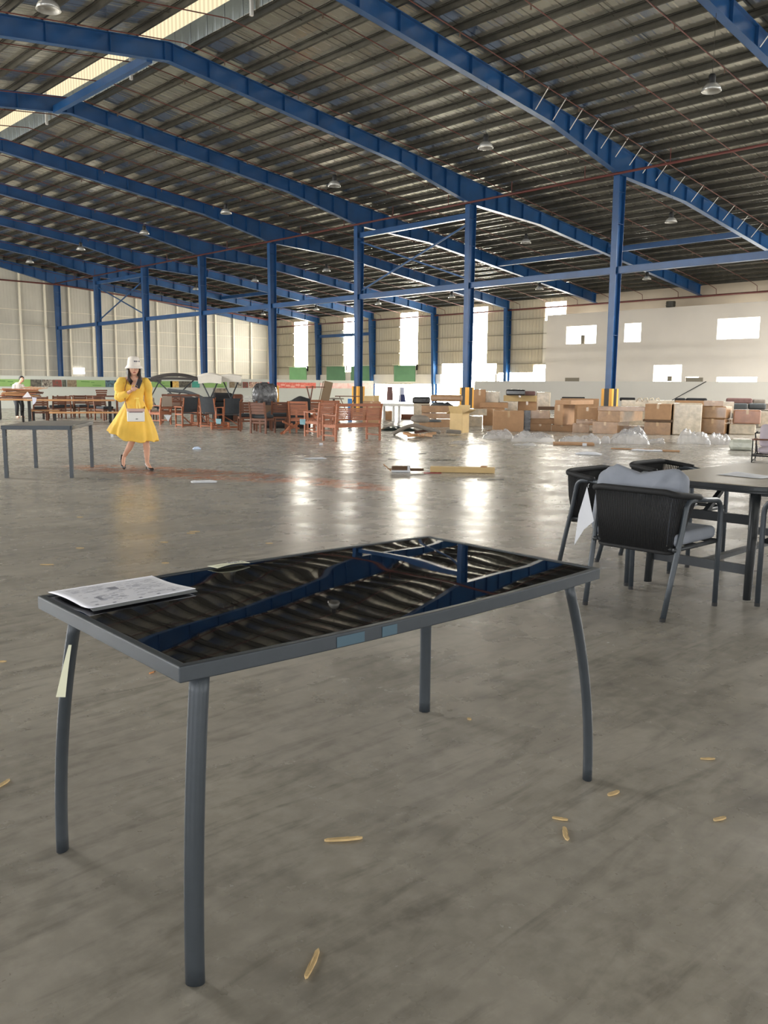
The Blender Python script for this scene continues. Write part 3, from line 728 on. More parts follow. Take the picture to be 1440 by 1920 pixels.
def cushion_mesh(w, d, h, seed=0, pinch=.6, wr=.006, dip=0):
    r = random.Random(seed); off = Vector((r.random()*10, r.random()*10, 0))
    def fn(u, v):
        th = 2*PI*u; ph = PI*(v-.5)
        cx = math.copysign(abs(math.cos(th))**.35, math.cos(th)); sx_ = math.copysign(abs(math.sin(th))**.35, math.sin(th))
        cp = abs(math.cos(ph))**.55; sp = math.copysign(abs(math.sin(ph))**(1-pinch*.4), math.sin(ph))
        edge = 1-.10*pinch*(1-max(abs(cx), abs(sx_)))
        p = Vector((w/2*cx*cp*edge, d/2*sx_*cp*edge, h/2*sp))
        k = mnoise.noise(p*9+off)*wr+mnoise.noise(p*22+off)*wr*.4
        p = p*(1+k/max(h, .1)*.5)+Vector((0, 0, k))
        if dip:
            f = max(0, p.y/(d/2)); p.y -= dip*f*math.exp(-((p.x-.05)/.10)**2); cr = max(0, abs(p.x)/(w/2)-.75)*max(0, abs(p.y)/(d/2)-.6); p.x *= 1+.7*cr; p.y *= 1+.7*cr
            p.z += .012*math.sin(p.x*38+2*math.sin(p.y*9))*f
        return p
    return MB().surf(fn, 40, 20, True)
ch = rope_chair('rope backed chair at the end of the table, with two grey cushions')
ch.location = (4.835, 2.655, 0)
# paper tag hanging from this chair's back corner
tg = thing('hanging_tag', 'white paper tag hanging off the corner of the cushioned rope chair', 'paper', (4.56, 2.955, .0))
def dirv(px, py, depth_pt): return None
pp = [(0,0,.735), (-.01,.045,.64), (-.03,.075,.52), (-.02,.08,.33), (-.012,.05,.44), (.0,-.05,.53), (.0,-.03,.6)]
cc = [Vector(q) for q in ((.0,.015,.74), (-.005,.065,.56), (-.01,.085,.36), (-.004,.02,.47), (.0,-.045,.53), (.0,-.01,.65))]
m = MB(); m.add(cc, [(0,1,2,3,4,5)]); m.build('tag_paper', PAPER, tg, solid=.0015)
MB().tube([(0,0,.76), (-.012,.0,.752), (0,.005,.735)], .002, 5).build('tag_string', PAPER, tg)
o = MB().box((0,0,0), (.50,.55,.08)).build('seat_cushion', GREYF, None, True, bevel=.03, segs=5); put(o, (4.865, 2.655, .47)); tag(o, 'flat grey seat cushion on the rope chair', 'cushion')
bc = cushion_mesh(.60, .47, .17, 5, 1.0, .022, .06); o = bc.build('back_cushion', GREYF, None, True)
o.rotation_euler = (PI/2-.0, 0, PI/2); o.rotation_euler = (PI/2-.22, 0, -PI/2); o.location = (4.735, 2.71, .640); tag(o, 'puffy grey back cushion leaning in the rope chair', 'cushion')
KIDS['rope'] = ch
clone(ch, (5.475, 3.30, 0), -PI/2, 'black rope chair without cushions, far side of table, left one')
clone(ch, (6.38, 3.32, 0), -PI/2, 'black rope chair farther along the table, only its curved rail showing')
clone(ch, (5.60, 1.90, 0), PI/2, 'rope chair cut by the right edge of the photo, near side')
def round_rect(x0, x1, y0, y1, r, n=8):
    pts = []
    for cx, cy, a0 in ((x1-r, y0+r, -PI/2), (x1-r, y1-r, 0), (x0+r, y1-r, PI/2), (x0+r, y0+r, PI)):
        for i in range(n+1): a = a0+PI/2*i/n; pts.append((cx+r*math.cos(a), cy+r*math.sin(a)))
    return pts
dt = thing('patio_table', 'round cornered table with pale top between the rope chairs', 'table', (6.2, 2.62, 0))
hx, hy = .86, .46
m = MB().prism(round_rect(-hx, hx, -hy, hy, .13), .70, .745); m.prism(round_rect(-hx-.004, hx+.004, -hy-.004, hy+.004, .13), .712, .72); m.build('table_rim', DARKP, dt, bevel=.004)
MB().prism(round_rect(-hx+.025, hx-.025, -hy+.025, hy-.025, .11), .744, .750).build('table_panel', mat('pale_stone_tabletop', (172,164,150), .3, 0, .06, 4), dt)
for s1 in (-1, 1):
    for s2 in (-1, 1):
        MB().tube([(s1*.78, s2*.34, .70), (s1*.80, s2*.345, .4), (s1*.83, s2*.35, .012)], [(.05,.028),(.047,.026),(.038,.022)], 12, ref=(1,0,0)).build('leg', DARKP, dt, True)
    MB().beam((s1*.78, -.34, .52), (s1*.78, .34, .52), .03, .06).build('cross_rail', DARKP, dt); MB().beam((s1*.80, -.34, .2), (s1*.80, .34, .2), .03, .06).build('cross_rail', DARKP, dt)
MB().beam((-.8, 0, .2), (.8, 0, .2), .05, .03).beam((-.78, 0, .52), (-.5, 0, .69), .03, .03).beam((.78, 0, .52), (.5, 0, .69), .03, .03).build('stretcher', DARKP, dt)
m = MB(); m.surf(lambda u, v: Vector((5.80+.27*u+.05*v, 2.42+.33*v-.03*u, .752+.004*math.sin(5*u)*math.sin(4*v)+.002)), 8, 8).build('paper_sheet', PAPER, None, True, solid=.001)
tag(bpy.data.objects['paper_sheet'], 'white paper sheet lying on the pale topped table', 'paper')

# ------------------------------------------------------------------ left metal table
def gtable(label):
    A, B, C2, D = [gp(*q) for q in ((13,896), (135,896), (68,877), (173,876))]
    c0 = (A+D)/2; t = thing('metal_table', label, 'table', (c0.x, c0.y, 0))
    H = .70
    P = [A-c0, B-c0, D-c0, C2-c0]
    for q in P: q.z = 0
    for q in P: MB().beam((q.x, q.y, 0), (q.x, q.y, H), .05, .05, up=(P[1]-P[0])).build('leg', POWDER, t, bevel=.003)
    m = MB(); cen = sum(P, Vector())/4; E = [q+(q-cen).normalized()*.03 for q in P]
    for i in range(4): a = E[i]; b = E[(i+1) % 4]; m.beam((a.x, a.y, H+.02), (b.x, b.y, H+.02), .05, .055)
    m.build('apron', POWDER, t, bevel=.003)
    m = MB().prism([(q.x, q.y) for q in E], H+.035, H+.052); m.build('tabletop', mat('grey_tabletop', (120,116,110), .35), t, bevel=.002)
    return t
gtable('bare dark grey metal table standing left of the woman in yellow')

# ------------------------------------------------------------------ people
def remeshed(mb, name, m, parent, voxel=.007, smooth_it=2):
    o = mb.build(name+'_tmp', m); r = o.modifiers.new('r', 'REMESH'); r.mode = 'VOXEL'; r.voxel_size = voxel
    s = o.modifiers.new('s', 'SMOOTH'); s.iterations = smooth_it; s.factor = .5
    dg = bpy.context.evaluated_depsgraph_get(); me = bpy.data.meshes.new_from_object(o.evaluated_get(dg))
    me.polygons.foreach_set('use_smooth', [True]*len(me.polygons)); bpy.data.objects.remove(o)
    me.materials.clear(); me.materials.append(m)
    n = bpy.data.objects.new(name, me); COL.objects.link(n); n.parent = parent; return n
def hand(m, wrist, direc, side, curl=.5, size=1.0):
    """palm and five fingers; direc = pointing direction, side = direction of the thumb, curl bends toward side x direc"""
    d = Vector(direc).normalized(); s = Vector(side); s = (s-d*s.dot(d)).normalized(); nrm = d.cross(s)
    w = Vector(wrist)
    R = Matrix((d, s, nrm)).transposed()
    m.ball(w+d*.045*size, (.05*size, .038*size, .015*size), rot=R)
    for k, (off, ln) in enumerate(((.028,.068),(.010,.077),(-.009,.071),(-.026,.056))):
        p = w+d*.082*size+s*off*size; pts = [w+d*.04*size+s*off*.8*size, p]; a = 0; q = p.copy()
        for j in range(3):
            a += curl; v = d*math.cos(a)+nrm*math.sin(a); q = q+v*(ln/3*size); pts.append(q.copy())
        m.tube(pts, [.009*size, .0088*size, .0082*size, .0076*size, .006*size], 8)
    p = w+d*.02*size+s*.028*size
    m.tube([p, p+s*.024*size+d*.022*size+nrm*.006, p+s*.034*size+d*.05*size+nrm*.016], [.012*size, .0095*size, .007*size], 8)

P, yw, _ = spot(259, 882)
wm = thing('person', 'woman in a yellow dress and white bucket hat walking, looking at her phone', 'person', (P.x, P.y, 0), yw+.06)
m = MB()
m.ball((-.02,0,.95), (.165,.115,.13)); m.ball((-.02,0,1.10), (.115,.085,.12)); m.ball((-.02,-.01,1.27), (.14,.10,.15))
m.tube([(-.18,0,1.395), (-.1,0,1.415), (.06,0,1.415), (.145,0,1.395)], [.045,.055,.055,.045], 12)
m.tube([(-.02,.01,1.37), (-.018,-.005,1.44), (-.015,-.02,1.51)], [.056,.045,.046], 12)
m.ball((-.012,-.025,1.585), (.074,.09,.105), 20, 14); m.ball((-.012,-.06,1.525), (.045,.045,.05), 14, 10)
m.tube([(-.012,-.108,1.60), (-.012,-.128,1.562), (-.012,-.112,1.552)], [.007,.013,.009], 8)
for s in (-1, 1): m.ball((-.012+s*.076, -.01, 1.575), (.01,.02,.03))
m.tube([(.065,0,.93), (.10,-.02,.72), (.128,-.035,.50), (.142,.005,.34), (.143,.025,.13)], [.088,.078,.052,.052,.031], 14)
m.tube([(.143,.035,.12), (.155,-.01,.085), (.185,-.075,.035), (.205,-.115,.022)], [.032,.03,.028,.016], 10)
m.tube([(-.09,0,.93), (-.08,-.04,.72), (-.062,-.05,.50), (-.12,.05,.36), (-.195,.165,.215)], [.088,.078,.052,.05,.03], 14)
m.tube([(-.197,.17,.21), (-.212,.14,.145), (-.214,.105,.085), (-.205,.085,.045)], [.031,.031,.027,.014], 10)
m.tube([(-.185,0,1.385), (-.225,-.01,1.25), (-.24,-.03,1.13)], [.045,.04,.035], 12)
m.tube([(-.24,-.03,1.13), (-.16,-.12,1.185), (-.07,-.215,1.25)], [.036,.032,.023], 12)
hand(m, (-.068,-.217,1.252), (.74,-.32,.5), (-.3,.1,.9), .42, .95)
m.tube([(.15,0,1.385), (.178,.03,1.25), (.19,.07,1.13)], [.045,.04,.035], 12); m.tube([(.19,.07,1.13), (.20,.11,1.03), (.20,.12,.93)], [.035,.03,.022], 12)
hand(m, (.20,.12,.93), (-.05,.02,-1), (0,-1,0), .3, .95)
body = remeshed(m, 'body', SKIN, wm, .0055, 2)
ZP = [(1.415,.135,.07),(1.37,.17,.10),(1.29,.168,.128),(1.2,.145,.112),(1.11,.128,.102),(1.05,.15,.12),(.95,.20,.16),(.83,.255,.205),(.70,.305,.245),(.58,.345,.27),(.46,.37,.29)]
def dress(u, v):
    th = 2*PI*u; k = v*(len(ZP)-1); i = min(int(k), len(ZP)-2); f = k-i
    z, rx, ry = [a+(b-a)*f for a, b in zip(ZP[i], ZP[i+1])]
    sk = max(0, (1.1-z)/.64)
    cx = math.cos(th); sy = math.sin(th)
    fold = 1+sk*(.06*math.cos(9*th+1+2*math.sin(th))+.03*math.cos(17*th+.5))
    x = -.02-.045*sk+rx*cx*fold; y = ry*sy*fold+.02*sk
    if z < 1.1: z += sk*sk*(.17*max(0, -cx)**1.5+.0*sy)+sk*.012*math.cos(9*th+2)
    if z > 1.33: z -= max(0, (z-1.33)/.085)*.09*max(0, -sy)**3; 
    if v == 0: x = -.02+(x+.02)*.98
    return Vector((x, y, z))
dr = MB().surf(dress, 90, 60, True).build('dress', DRESS, wm, True, solid=.004)
m = MB()
def puff(pts, rr, s):
    pts = [Vector(p) for p in pts]; N = 26; P2 = []; R2 = []
    for i in range(N+1):
        t = i/N*(len(pts)-1); k = min(int(t), len(pts)-2); f = t-k; P2.append(pts[k].lerp(pts[k+1], f)); R2.append((rr[k]*(1-f)+rr[k+1]*f)*(1+.05*math.sin(i*1.9+s)))
    m.tube(P2, R2, 20)
puff([(-.13,0,1.40), (-.20,0,1.385), (-.235,-.005,1.30), (-.235,-.02,1.22), (-.24,-.035,1.15), (-.19,-.10,1.165), (-.125,-.165,1.21)], [.05,.075,.088,.072,.085,.078,.042], 0)
puff([(.10,0,1.40), (.155,.0,1.385), (.185,.02,1.30), (.19,.04,1.2), (.195,.075,1.10), (.205,.10,1.02), (.205,.115,.96)], [.05,.07,.078,.062,.066,.062,.04], 2)
m.build('sleeves', DRESS, wm, True)
m = MB(); m.tube([(.02,-.115,1.13), (.035,-.14,1.05), (.05,-.175,.97)], [(.003,.016)]*3, 8, ref=(0,-1,.2)); m.tube([(.01,-.115,1.13), (.0,-.15,1.03), (.01,-.20,.93)], [(.003,.014)]*3, 8, ref=(0,-1,.2)); m.ball((.015,-.118,1.13), (.03,.012,.016))
m.tube([(-.15,-.03,1.125),(-.02,-.108,1.125),(.11,-.03,1.125)], [(.004,.014)]*3, 8, ref=(0,-1,0))
m.build('ribbon_belt', mat('pale_yellow_ribbon', (255,222,110), .6), wm, True)
m = MB()
for s in (-1, 1):
    for k in range(5):
        x0 = -.012+s*(.068+.004*k); m.tube([(x0, -.02+.012*k, 1.60), (x0+s*.012, -.045+.014*k, 1.52), (x0+s*(.02-.008*k), -.085+.012*k, 1.43), (x0-s*(.012*k-.01)+(-.0 if s > 0 else .02), -.105+.01*k, 1.335+.012*k)], [.02,.023,.022,.006], 8)
m.ball((-.012,.03,1.56), (.085,.075,.11)); m.tube([(-.012,.07,1.56),(-.012,.09,1.42),(-.012,.09,1.3)], [(.05,.08),(.04,.085),(.02,.05)], 10, ref=(0,1,0))
m.build('hair', HAIR, wm, True)
ht = MB().lathe([(.0,1.752),(.05,1.748),(.082,1.728),(.094,1.68),(.1,1.625),(.104,1.615),(.125,1.585),(.142,1.562),(.138,1.562),(.1,1.605),(.09,1.6)], 32, (-.012,-.02,0), 1, 1.08).build('bucket_hat', HATM, wm, True); ht.location = (0, .008, .022); ht.rotation_euler = (-.10*0, 0, 0)
m = MB()
for k in range(5): m.box((-.01+.018*k, -.128, 1.672), (.012, .006, .02 if k != 3 else .008), rz=.15*(k-1))
m.build('hat_mark', mat('grey_print', (90,90,110), .6), ht)
m = MB().tube([(-.036,-.108,1.522), (-.012,-.116,1.525), (.012,-.108,1.522)], [(.004,.005),(.007,.008),(.004,.005)], 8, ref=(0,0,1)); m.build('lips', LIP, wm, True)
m = MB()
for s in (-1, 1): m.ball((-.012+s*.032, -.104, 1.588), (.013,.006,.006)); m.tube([(-.012+s*.016,-.112,1.61),(-.012+s*.034,-.11,1.614),(-.012+s*.052,-.098,1.608)], .0035, 6)
m.build('eyes_and_brows', HAIR, wm, True)
for nm, a in (('shoe', 0), ('shoe', 1)):
    m = MB()
    if a == 0:
        m.tube([(.135,.075,.115), (.14,.06,.085), (.158,.0,.062), (.185,-.07,.03), (.212,-.125,.018), (.222,-.15,.014)], [(.012,.02),(.02,.03),(.016,.03),(.024,.04),(.02,.032),(.006,.012)], 12, ref=(0,0,1))
        m.tube([(.135,.075,.09), (.132,.08,.004)], [.012,.005], 8); m.tube([(.118,.045,.12),(.135,.078,.135),(.155,.05,.12)], .008, 6)
    else:
        m.tube([(-.222,.195,.235), (-.228,.18,.20), (-.226,.145,.125), (-.214,.105,.07), (-.206,.085,.035), (-.203,.08,.015)], [(.01,.02),(.016,.028),(.014,.028),(.022,.04),(.018,.03),(.005,.01)], 12, ref=(0,-1,0))
        m.tube([(-.225,.2,.21), (-.24,.27,.19)], [.011,.005], 8)
    m.build('shoe', SHOE, wm, True)
# phone, held in front of her
M_W = Matrix.Translation((P.x, P.y, 0)) @ Matrix.Rotation(yw+.06, 4, 'Z')
def w2(p): return M_W @ Vector(p)
ph = MB().box((0,0,0), (.075, .009, .15)).build('phone', PHONE, None, bevel=.004); ph.location = w2((.035,-.272,1.355)); ph.rotation_euler = (-.35, .45, yw+.2); tag(ph, 'dark mobile phone in the hand of the woman in yellow', 'phone')
MB().box((-.022,.005,.055), (.024,.004,.028)).build('camera_bump', BLACKR, ph)
bg = thing('handbag', 'white and pink handbag hanging in front of the yellow dress', 'bag', w2((-.025,-.30,.77)), yw+.06)
MB().box((0,0,.095), (.255,.085,.17)).build('bag_body', BAGW, bg, bevel=.012); MB().box((0,-.004,.185), (.262,.095,.045)).build('flap', BAGP, bg, bevel=.01)
MB().box((.01,-.05,.05), (.03,.006,.01)).build('clasp', GALV, bg); MB().box((0,-.048,.155), (.2,.006,.014)).build('bag_trim', mat('mauve_print', (128,104,110), .5), bg)
st = [(-.125,.01,.19), (-.145,.13,.34), (-.135,.19,.52), (-.10,.235,.64), (-.07,.30,.675), (-.03,.40,.58), (.08,.42,.40), (.15,.36,.28), (.15,.2,.22), (.125,.01,.19)]
MB().tube(st, .006, 6).build('strap', STRAPM, bg, True)

P, yw, s_ = spot(38, 784)
mn = thing('person', 'person with dark hair in a white shirt bending over the plank pile at far left', 'person', (P.x, P.y, 0), yw+.35)
m = MB(); m.ball((.10,-.10,1.48), (.085,.10,.115), 16, 10); m.ball((.10,-.15,1.44), (.05,.05,.05)); m.tube([(.0,0,1.28),(.07,-.06,1.40)], [.06,.055], 10)
m.ball((.1,-.205,1.47), (.012,.02,.018))
m.ball((-.04,.02,1.12), (.17,.12,.22)); m.ball((-.06,.06,.86), (.15,.12,.14))
for s in (-1, 1):
    m.tube([(s*.15-.02,-.02,1.26), (s*.2,-.08,1.05), (s*.16,-.28,.98)], [.055,.045,.03], 10); hand(m, (s*.16,-.28,.98), (0,-1,-.2), (-s,0,0), .4)
    m.tube([(s*.08-.06,.06,.86), (s*.1,.0,.48), (s*.1,.05,.08)], [.085,.06,.04], 10); m.tube([(s*.1,.06,.06), (s*.1,-.14,.04)], [.045,.035], 10)
remeshed(m, 'body', SKIN, mn, .012, 2)
m = MB(); m.ball((-.03,.01,1.13), (.20,.155,.25)); m.tube([(-.03,.02,.9),(-.03,.02,1.0)], [.17,.18], 14)
for s in (-1, 1): m.tube([(s*.13-.02,-.01,1.27), (s*.2,-.06,1.1), (s*.19,-.16,1.03)], [.085,.07,.06], 12)
remeshed(m, 'shirt', mat('white_shirt', (226,216,208), .8, 0, .05), mn, .014, 2)
m = MB(); m.ball((.10,-.075,1.515), (.098,.108,.105)); m.build('hair', mat('black_hair', (18,16,16), .6), mn, True)
m = MB()
for s in (-1, 1): m.tube([(s*.08-.06,.06,.9), (s*.1,.0,.48), (s*.1,.05,.09)], [.11,.08,.06], 12)
m.build('trousers', SLING, mn, True)

# ------------------------------------------------------------------ furniture kinds
def slat_seat(name, label, cat, w=.56, d=.55, hs=.42, hb=.9, panels=1, arms=True, wood=TEAK, cush=None, group=None, lean=.06):
    """front faces local -Y; back posts at y=+d/2"""
    t = thing(name, label, cat, group=group); L = .045
    for s in (-1, 1):
        MB().beam((s*(w/2-L/2), -d/2, 0), (s*(w/2-L/2), -d/2, (hs+.22) if arms else hs), L, L).build('leg', wood, t)
        MB().beam((s*(w/2-L/2), d/2-.02, 0), (s*(w/2-L/2), d/2-.02, hs), L, L).beam((s*(w/2-L/2), d/2-.02, hs), (s*(w/2-L/2), d/2+lean, hb), L, L).build('leg', wood, t)
        if arms: MB().beam((s*(w/2-L/2), -d/2-.03, hs+.23), (s*(w/2-L/2), d/2+.02, hs+.21), .06, .025, ).build('armrest', wood, t)
        MB().beam((s*(w/2-L/2), -d/2, hs-.05), (s*(w/2-L/2), d/2, hs-.05), .03, .07).beam((s*(w/2-L/2), -d/2, .14), (s*(w/2-L/2), d/2, .14), .025, .035).build('side_rail', wood, t)
    m = MB(); n = 7
    for i in range(n): m.box((0, -d/2+d*(i+.5)/n, hs), (w-L, d/n*.72, .02))
    m.box((0, -d/2, hs-.045), (w-L*2, .025, .06)); m.box((0, d/2-.02, hs-.045), (w-L*2, .025, .06)); m.build('seat', wood, t)
    m = MB(); y0, y1 = d/2-.02+lean*.25, d/2+lean
    def yy(z): return d/2-.02+(z-hs)/(hb-hs)*(lean+.02)
    m.box((0, yy(hb-.03), hb-.03), (w-L, .028, .07)); m.box((0, yy(hs+.12), hs+.12), (w-L, .026, .05))
    for k in range(1, panels): m.box((-w/2+w*k/panels, yy((hs+hb)/2+.04), (hs+hb)/2+.03), (.05, .028, hb-hs-.16))
    z = hs+.17
    while z < hb-.08: m.box((0, yy(z), z), (w-L*1.5, .014, .034)); z += .042
    m.build('backrest', wood, t)
    if cush: MB().box((0, -.01, hs+.045), (w-.08, d-.06, .07)).build('seat_cushion', cush, t, bevel=.02)
    return t
def solid_back_chair(label, wood=TEAKD, group='dark brown dining chairs seen from behind'):
    t = thing('dining_chair', label, 'chair', group=group); w, d, hs, hb = .52, .55, .42, .88
    for s in (-1, 1):
        MB().beam((s*.235, -d/2, 0), (s*.235, -d/2, hs), .05, .05).build('leg', wood, t); MB().beam((s*.235, d/2, 0), (s*.235, d/2-.02, hs), .05, .05).beam((s*.235, d/2-.02, hs), (s*.235, d/2+.07, hb), .05, .045).build('leg', wood, t)
    MB().box((0, 0, hs-.03), (w-.04, d, .06)).build('seat', wood, t); MB().box((0, -.01, hs+.05), (w-.08, d-.08, .09)).build('seat_cushion', SLING, t, bevel=.02)
    m = MB()
    for z in (.58, .66, .74, .82): m.box((0, d/2-.02+(z-hs)/(hb-hs)*.09, z), (w-.05, .022, .072))
    m.build('backrest', wood, t); MB().box((0, d/2-.02, .3), (w-.08, .03, .05)).build('stretcher', wood, t); return t
def director_chair(label, group='wooden armchairs with charcoal slings'):
    t = thing('folding_armchair', label, 'chair', group=group)
    for s in (-1, 1):
        MB().beam((s*.27, -.24, 0), (s*.27, -.24, .62), .035, .045).build('leg', TEAK, t); MB().beam((s*.27, .24, 0), (s*.27, .24, .62), .035, .045).build('leg', TEAK, t)
        MB().beam((s*.27, -.3, .635), (s*.27, .28, .635), .06, .025).build('armrest', TEAK, t); MB().beam((s*.27, -.24, .06), (s*.27, .24, .06), .03, .04).beam((s*.27, -.24, .40), (s*.27, .24, .40), .03, .04).build('side_rail', TEAK, t)
        MB().beam((s*.25, .22, .42), (s*.25, .34, .92), .03, .03).build('back_post', TEAK, t)
    MB().beam((-.27,-.24,.05), (.27,-.24,.05), .03, .035).beam((-.27,.24,.05), (.27,.24,.05), .03, .035).beam((-.27,-.22,.06), (.27,.1,.40), .03, .03).build('stretcher', TEAK, t)
    MB().box((0, 0, .43), (.5, .46, .018)).build('seat', SLING, t); MB().surf(lambda u, v: Vector((-.25+.5*u, .24+.1*v+.03*math.sin(PI*u), .47+.47*v)), 8, 4).build('back_sling', SLING, t, solid=.012); return t
def wood_table(label, w, d, h, top=OAK, leg=BLACKR, xleg=False, thick=.045, group=None):
    t = thing('wooden_table', label, 'table', group=group)
    MB().box((0, 0, h-thick/2), (w, d, thick)).build('tabletop', top, t, bevel=.006)
    if xleg:
        for s in (-1, 1): MB().beam((s*w*.4-.0, -d*.42, 0), (s*w*.4, d*.42, h-thick), .06, .06).beam((s*w*.4, d*.42, 0), (s*w*.4, -d*.42, h-thick), .06, .06).build('cross_legs', leg, t)
    else:
        for s in (-1, 1):
            for q in (-1, 1): MB().beam((s*(w/2-.15), q*(d/2-.08), 0), (s*(w/2-.15), q*(d/2-.08), h-thick), .07, .07).build('leg', leg, t)
            MB().beam((s*(w/2-.15), -d/2+.08, .1), (s*(w/2-.15), d/2-.08, .1), .05, .05).build('foot_rail', leg, t)
    return t
def at_px(o, px, py, dyaw=0, dz=0, label=None):
    P, yw, s = spot(px, py); o.location = (P.x, P.y, dz); o.rotation_euler = (0, 0, yw+dyaw)
    if label: o['label'] = label
    return o
def back_line(o, pl, pr, d):
    """stand a seat with its back posts at two floor pixels, back turned to the viewer"""
    A, B = gp(*pl), gp(*pr); rz = math.atan2(A.y-B.y, A.x-B.x); mid = (A+B)/2
    yd = Vector((-math.sin(rz), math.cos(rz), 0)); c = mid-yd*d/2; o.location = (c.x, c.y, 0); o.rotation_euler = (0, 0, rz); return (A-B).length

A, B = gp(629, 829), gp(714, 826)
o = slat_seat('slatted_bench', 'orange wooden three seat slatted bench seen from behind', 'bench', w=(A-B).length, d=.6, hs=.42, hb=.92, panels=3); back_line(o, (629, 829), (714, 826), .6)
o1 = slat_seat('slatted_armchair', 'slatted wooden armchair touching the left end of the long bench', 'chair', w=.58, d=.56, group='orange slatted armchairs')
at_px(o1, 599, 818, .7+PI)
for px, py, dy, lab in ((566, 812, PI-.35, 'slatted wooden armchair with the pale blue tag at its side'), (588, 803, PI+.1, 'slatted wooden armchair behind the one beside the bench'), (612, 806, PI+.4, 'slatted wooden armchair behind the left part of the bench')):
    c2 = clone(o1, (0,0,0), 0, lab); at_px(c2, px, py, dy)
def tag_paper(px0, px1, pyt, pyb, yf, mt, lab, pts=None):
    P, yw, s = spot((px0+px1)/2, yf); z1, z0 = HC-(pyt-727)*s, HC-(pyb-727)*s; w = (px1-px0)*s
    poly = pts or [(-.5,1),(.5,.95),(.42,0),(-.45,.08)]
    m = MB().add([(w*a, .01*(i % 2), z0+(z1-z0)*b) for i, (a, b) in enumerate(poly)], [tuple(range(len(poly)))])
    o = m.build('paper_tag', mt, None, solid=.002); o.location = (P.x, P.y, 0); o.rotation_euler = (0,0,yw); return tag(o, lab, 'paper')
tag_paper(562, 573, 789, 800, 818, mat('pale_blue_paper', (150,196,208), .6), 'pale blue paper tag hanging on a slatted armchair')
tag_paper(405, 415, 790, 800, 806, MATS['pale_blue_paper'], 'pale blue paper tag low between two sling chairs')
# dark brown dining chairs, seen from behind
dc = solid_back_chair('dark brown dining chair seen from behind, leftmost of three'); at_px(dc, 464, 808, PI+.12)
at_px(clone(dc, (0,0,0)), 493, 812, PI-.5, label='dark brown dining chair seen from behind, middle of three, turned sideways')
at_px(clone(dc, (0,0,0)), 523, 807, PI+.1, label='dark brown dining chair seen from behind, rightmost of three, beside the black cover')
dd = director_chair('charcoal sling armchair next to the dark brown chairs'); at_px(dd, 436, 804, PI+.05)
for px, py, dy, lab in ((398, 801, PI-.5, 'charcoal sling armchair in the middle, turned to the right'), (351, 800, .45+PI, 'charcoal sling armchair before the slatted cabinet bench'), (382, 796, PI+.6, 'charcoal sling armchair behind the middle one')):
    at_px(clone(dd, (0,0,0)), px, py, dy, label=lab)
o = slat_seat('slatted_bench', 'dark slatted wooden bench behind the sling armchairs', 'bench', w=1.3, d=.55, hs=.42, hb=1.0, panels=2, wood=TEAKD); at_px(o, 340, 792, PI)
o = slat_seat('slatted_armchair', 'brown slatted armchair right of the woman in yellow', 'chair', w=.5, d=.5, hb=.9, wood=TEAK); at_px(o, 302, 796, PI+.7)
MB().box((0, .32, .78), (.42, .03, .34)).build('back_cover', mat('taupe_fabric', (150,136,122), .8), o)
tag_paper(308, 322, 784, 796, 800, PAPER, 'white triangular paper hanging by the brown slatted armchair', [(-.5,1),(.5,1),(.05,0)])
# low wooden rack
o = thing('wooden_rack', 'low orange wooden rack lying between two sling chairs', 'rack'); at_px(o, 413, 806, .1)
m = MB()
for k in range(3): m.box((0, -.15+.15*k, .06+.07*k), (.55, .04, .05))
m.box((-.25, 0, .12), (.04, .4, .2)); m.box((.25, 0, .12), (.04, .4, .2)); m.build('rack_frame', TEAK, o)
# folded crossed chair
o = thing('folded_chair', 'folded orange wooden frame leaning low left of the armchair with the tag', 'chair'); at_px(o, 545, 815, 0)
MB().beam((-.28,0,.02), (.25,.1,.33), .035, .06).build('frame', TEAK, o); MB().beam((-.22,-.05,.36), (.24,.1,.16), .03, .05).build('frame', TEAK, o); MB().beam((-.2,-.1,.03),(.05,.1,.30), .03, .05).build('brace', TEAK, o)
# black cover over furniture
P, yw, s = spot(540, 803)
def cover(u, v):
    x = -.75+1.45*u; top = .45+.55*min(1, max(0, (u-.02)/.75))-.08*max(0, u-.8)/.2
    a = v*PI; y = -.45*math.cos(a)+.15*(1-u); z = top*min(1, math.sin(a)*1.5)+.03*mnoise.noise(Vector((x*5, y*5, 2)))
    return Vector((x, y, max(.02, z)))
o = MB().surf(cover, 30, 24).build('furniture_cover', BLACKF, None, True, solid=.01); o.location = (P.x, P.y, 0); o.rotation_euler = (0,0,yw); tag(o, 'black sloping cover over furniture behind the dark brown chairs', 'cover')
# film wrapped bundle
P, yw, s = spot(497, 797)
o = thing('wrapped_bundle', 'upright bundle of cushions wrapped in shiny clear film', 'bundle', (P.x, P.y, 0), yw); MB().box((0,0,.34), (.8,.7,.68)).build('support_box', CARDD, o)
cushion_mesh(.86, .5, .80, 3, .2, .05).build('wrapped_cushions', mat('film_over_black', (92,92,94), .15, 0, .75, 9, .05, 9, coat=1), o, True).location = (0, 0, 1.02)
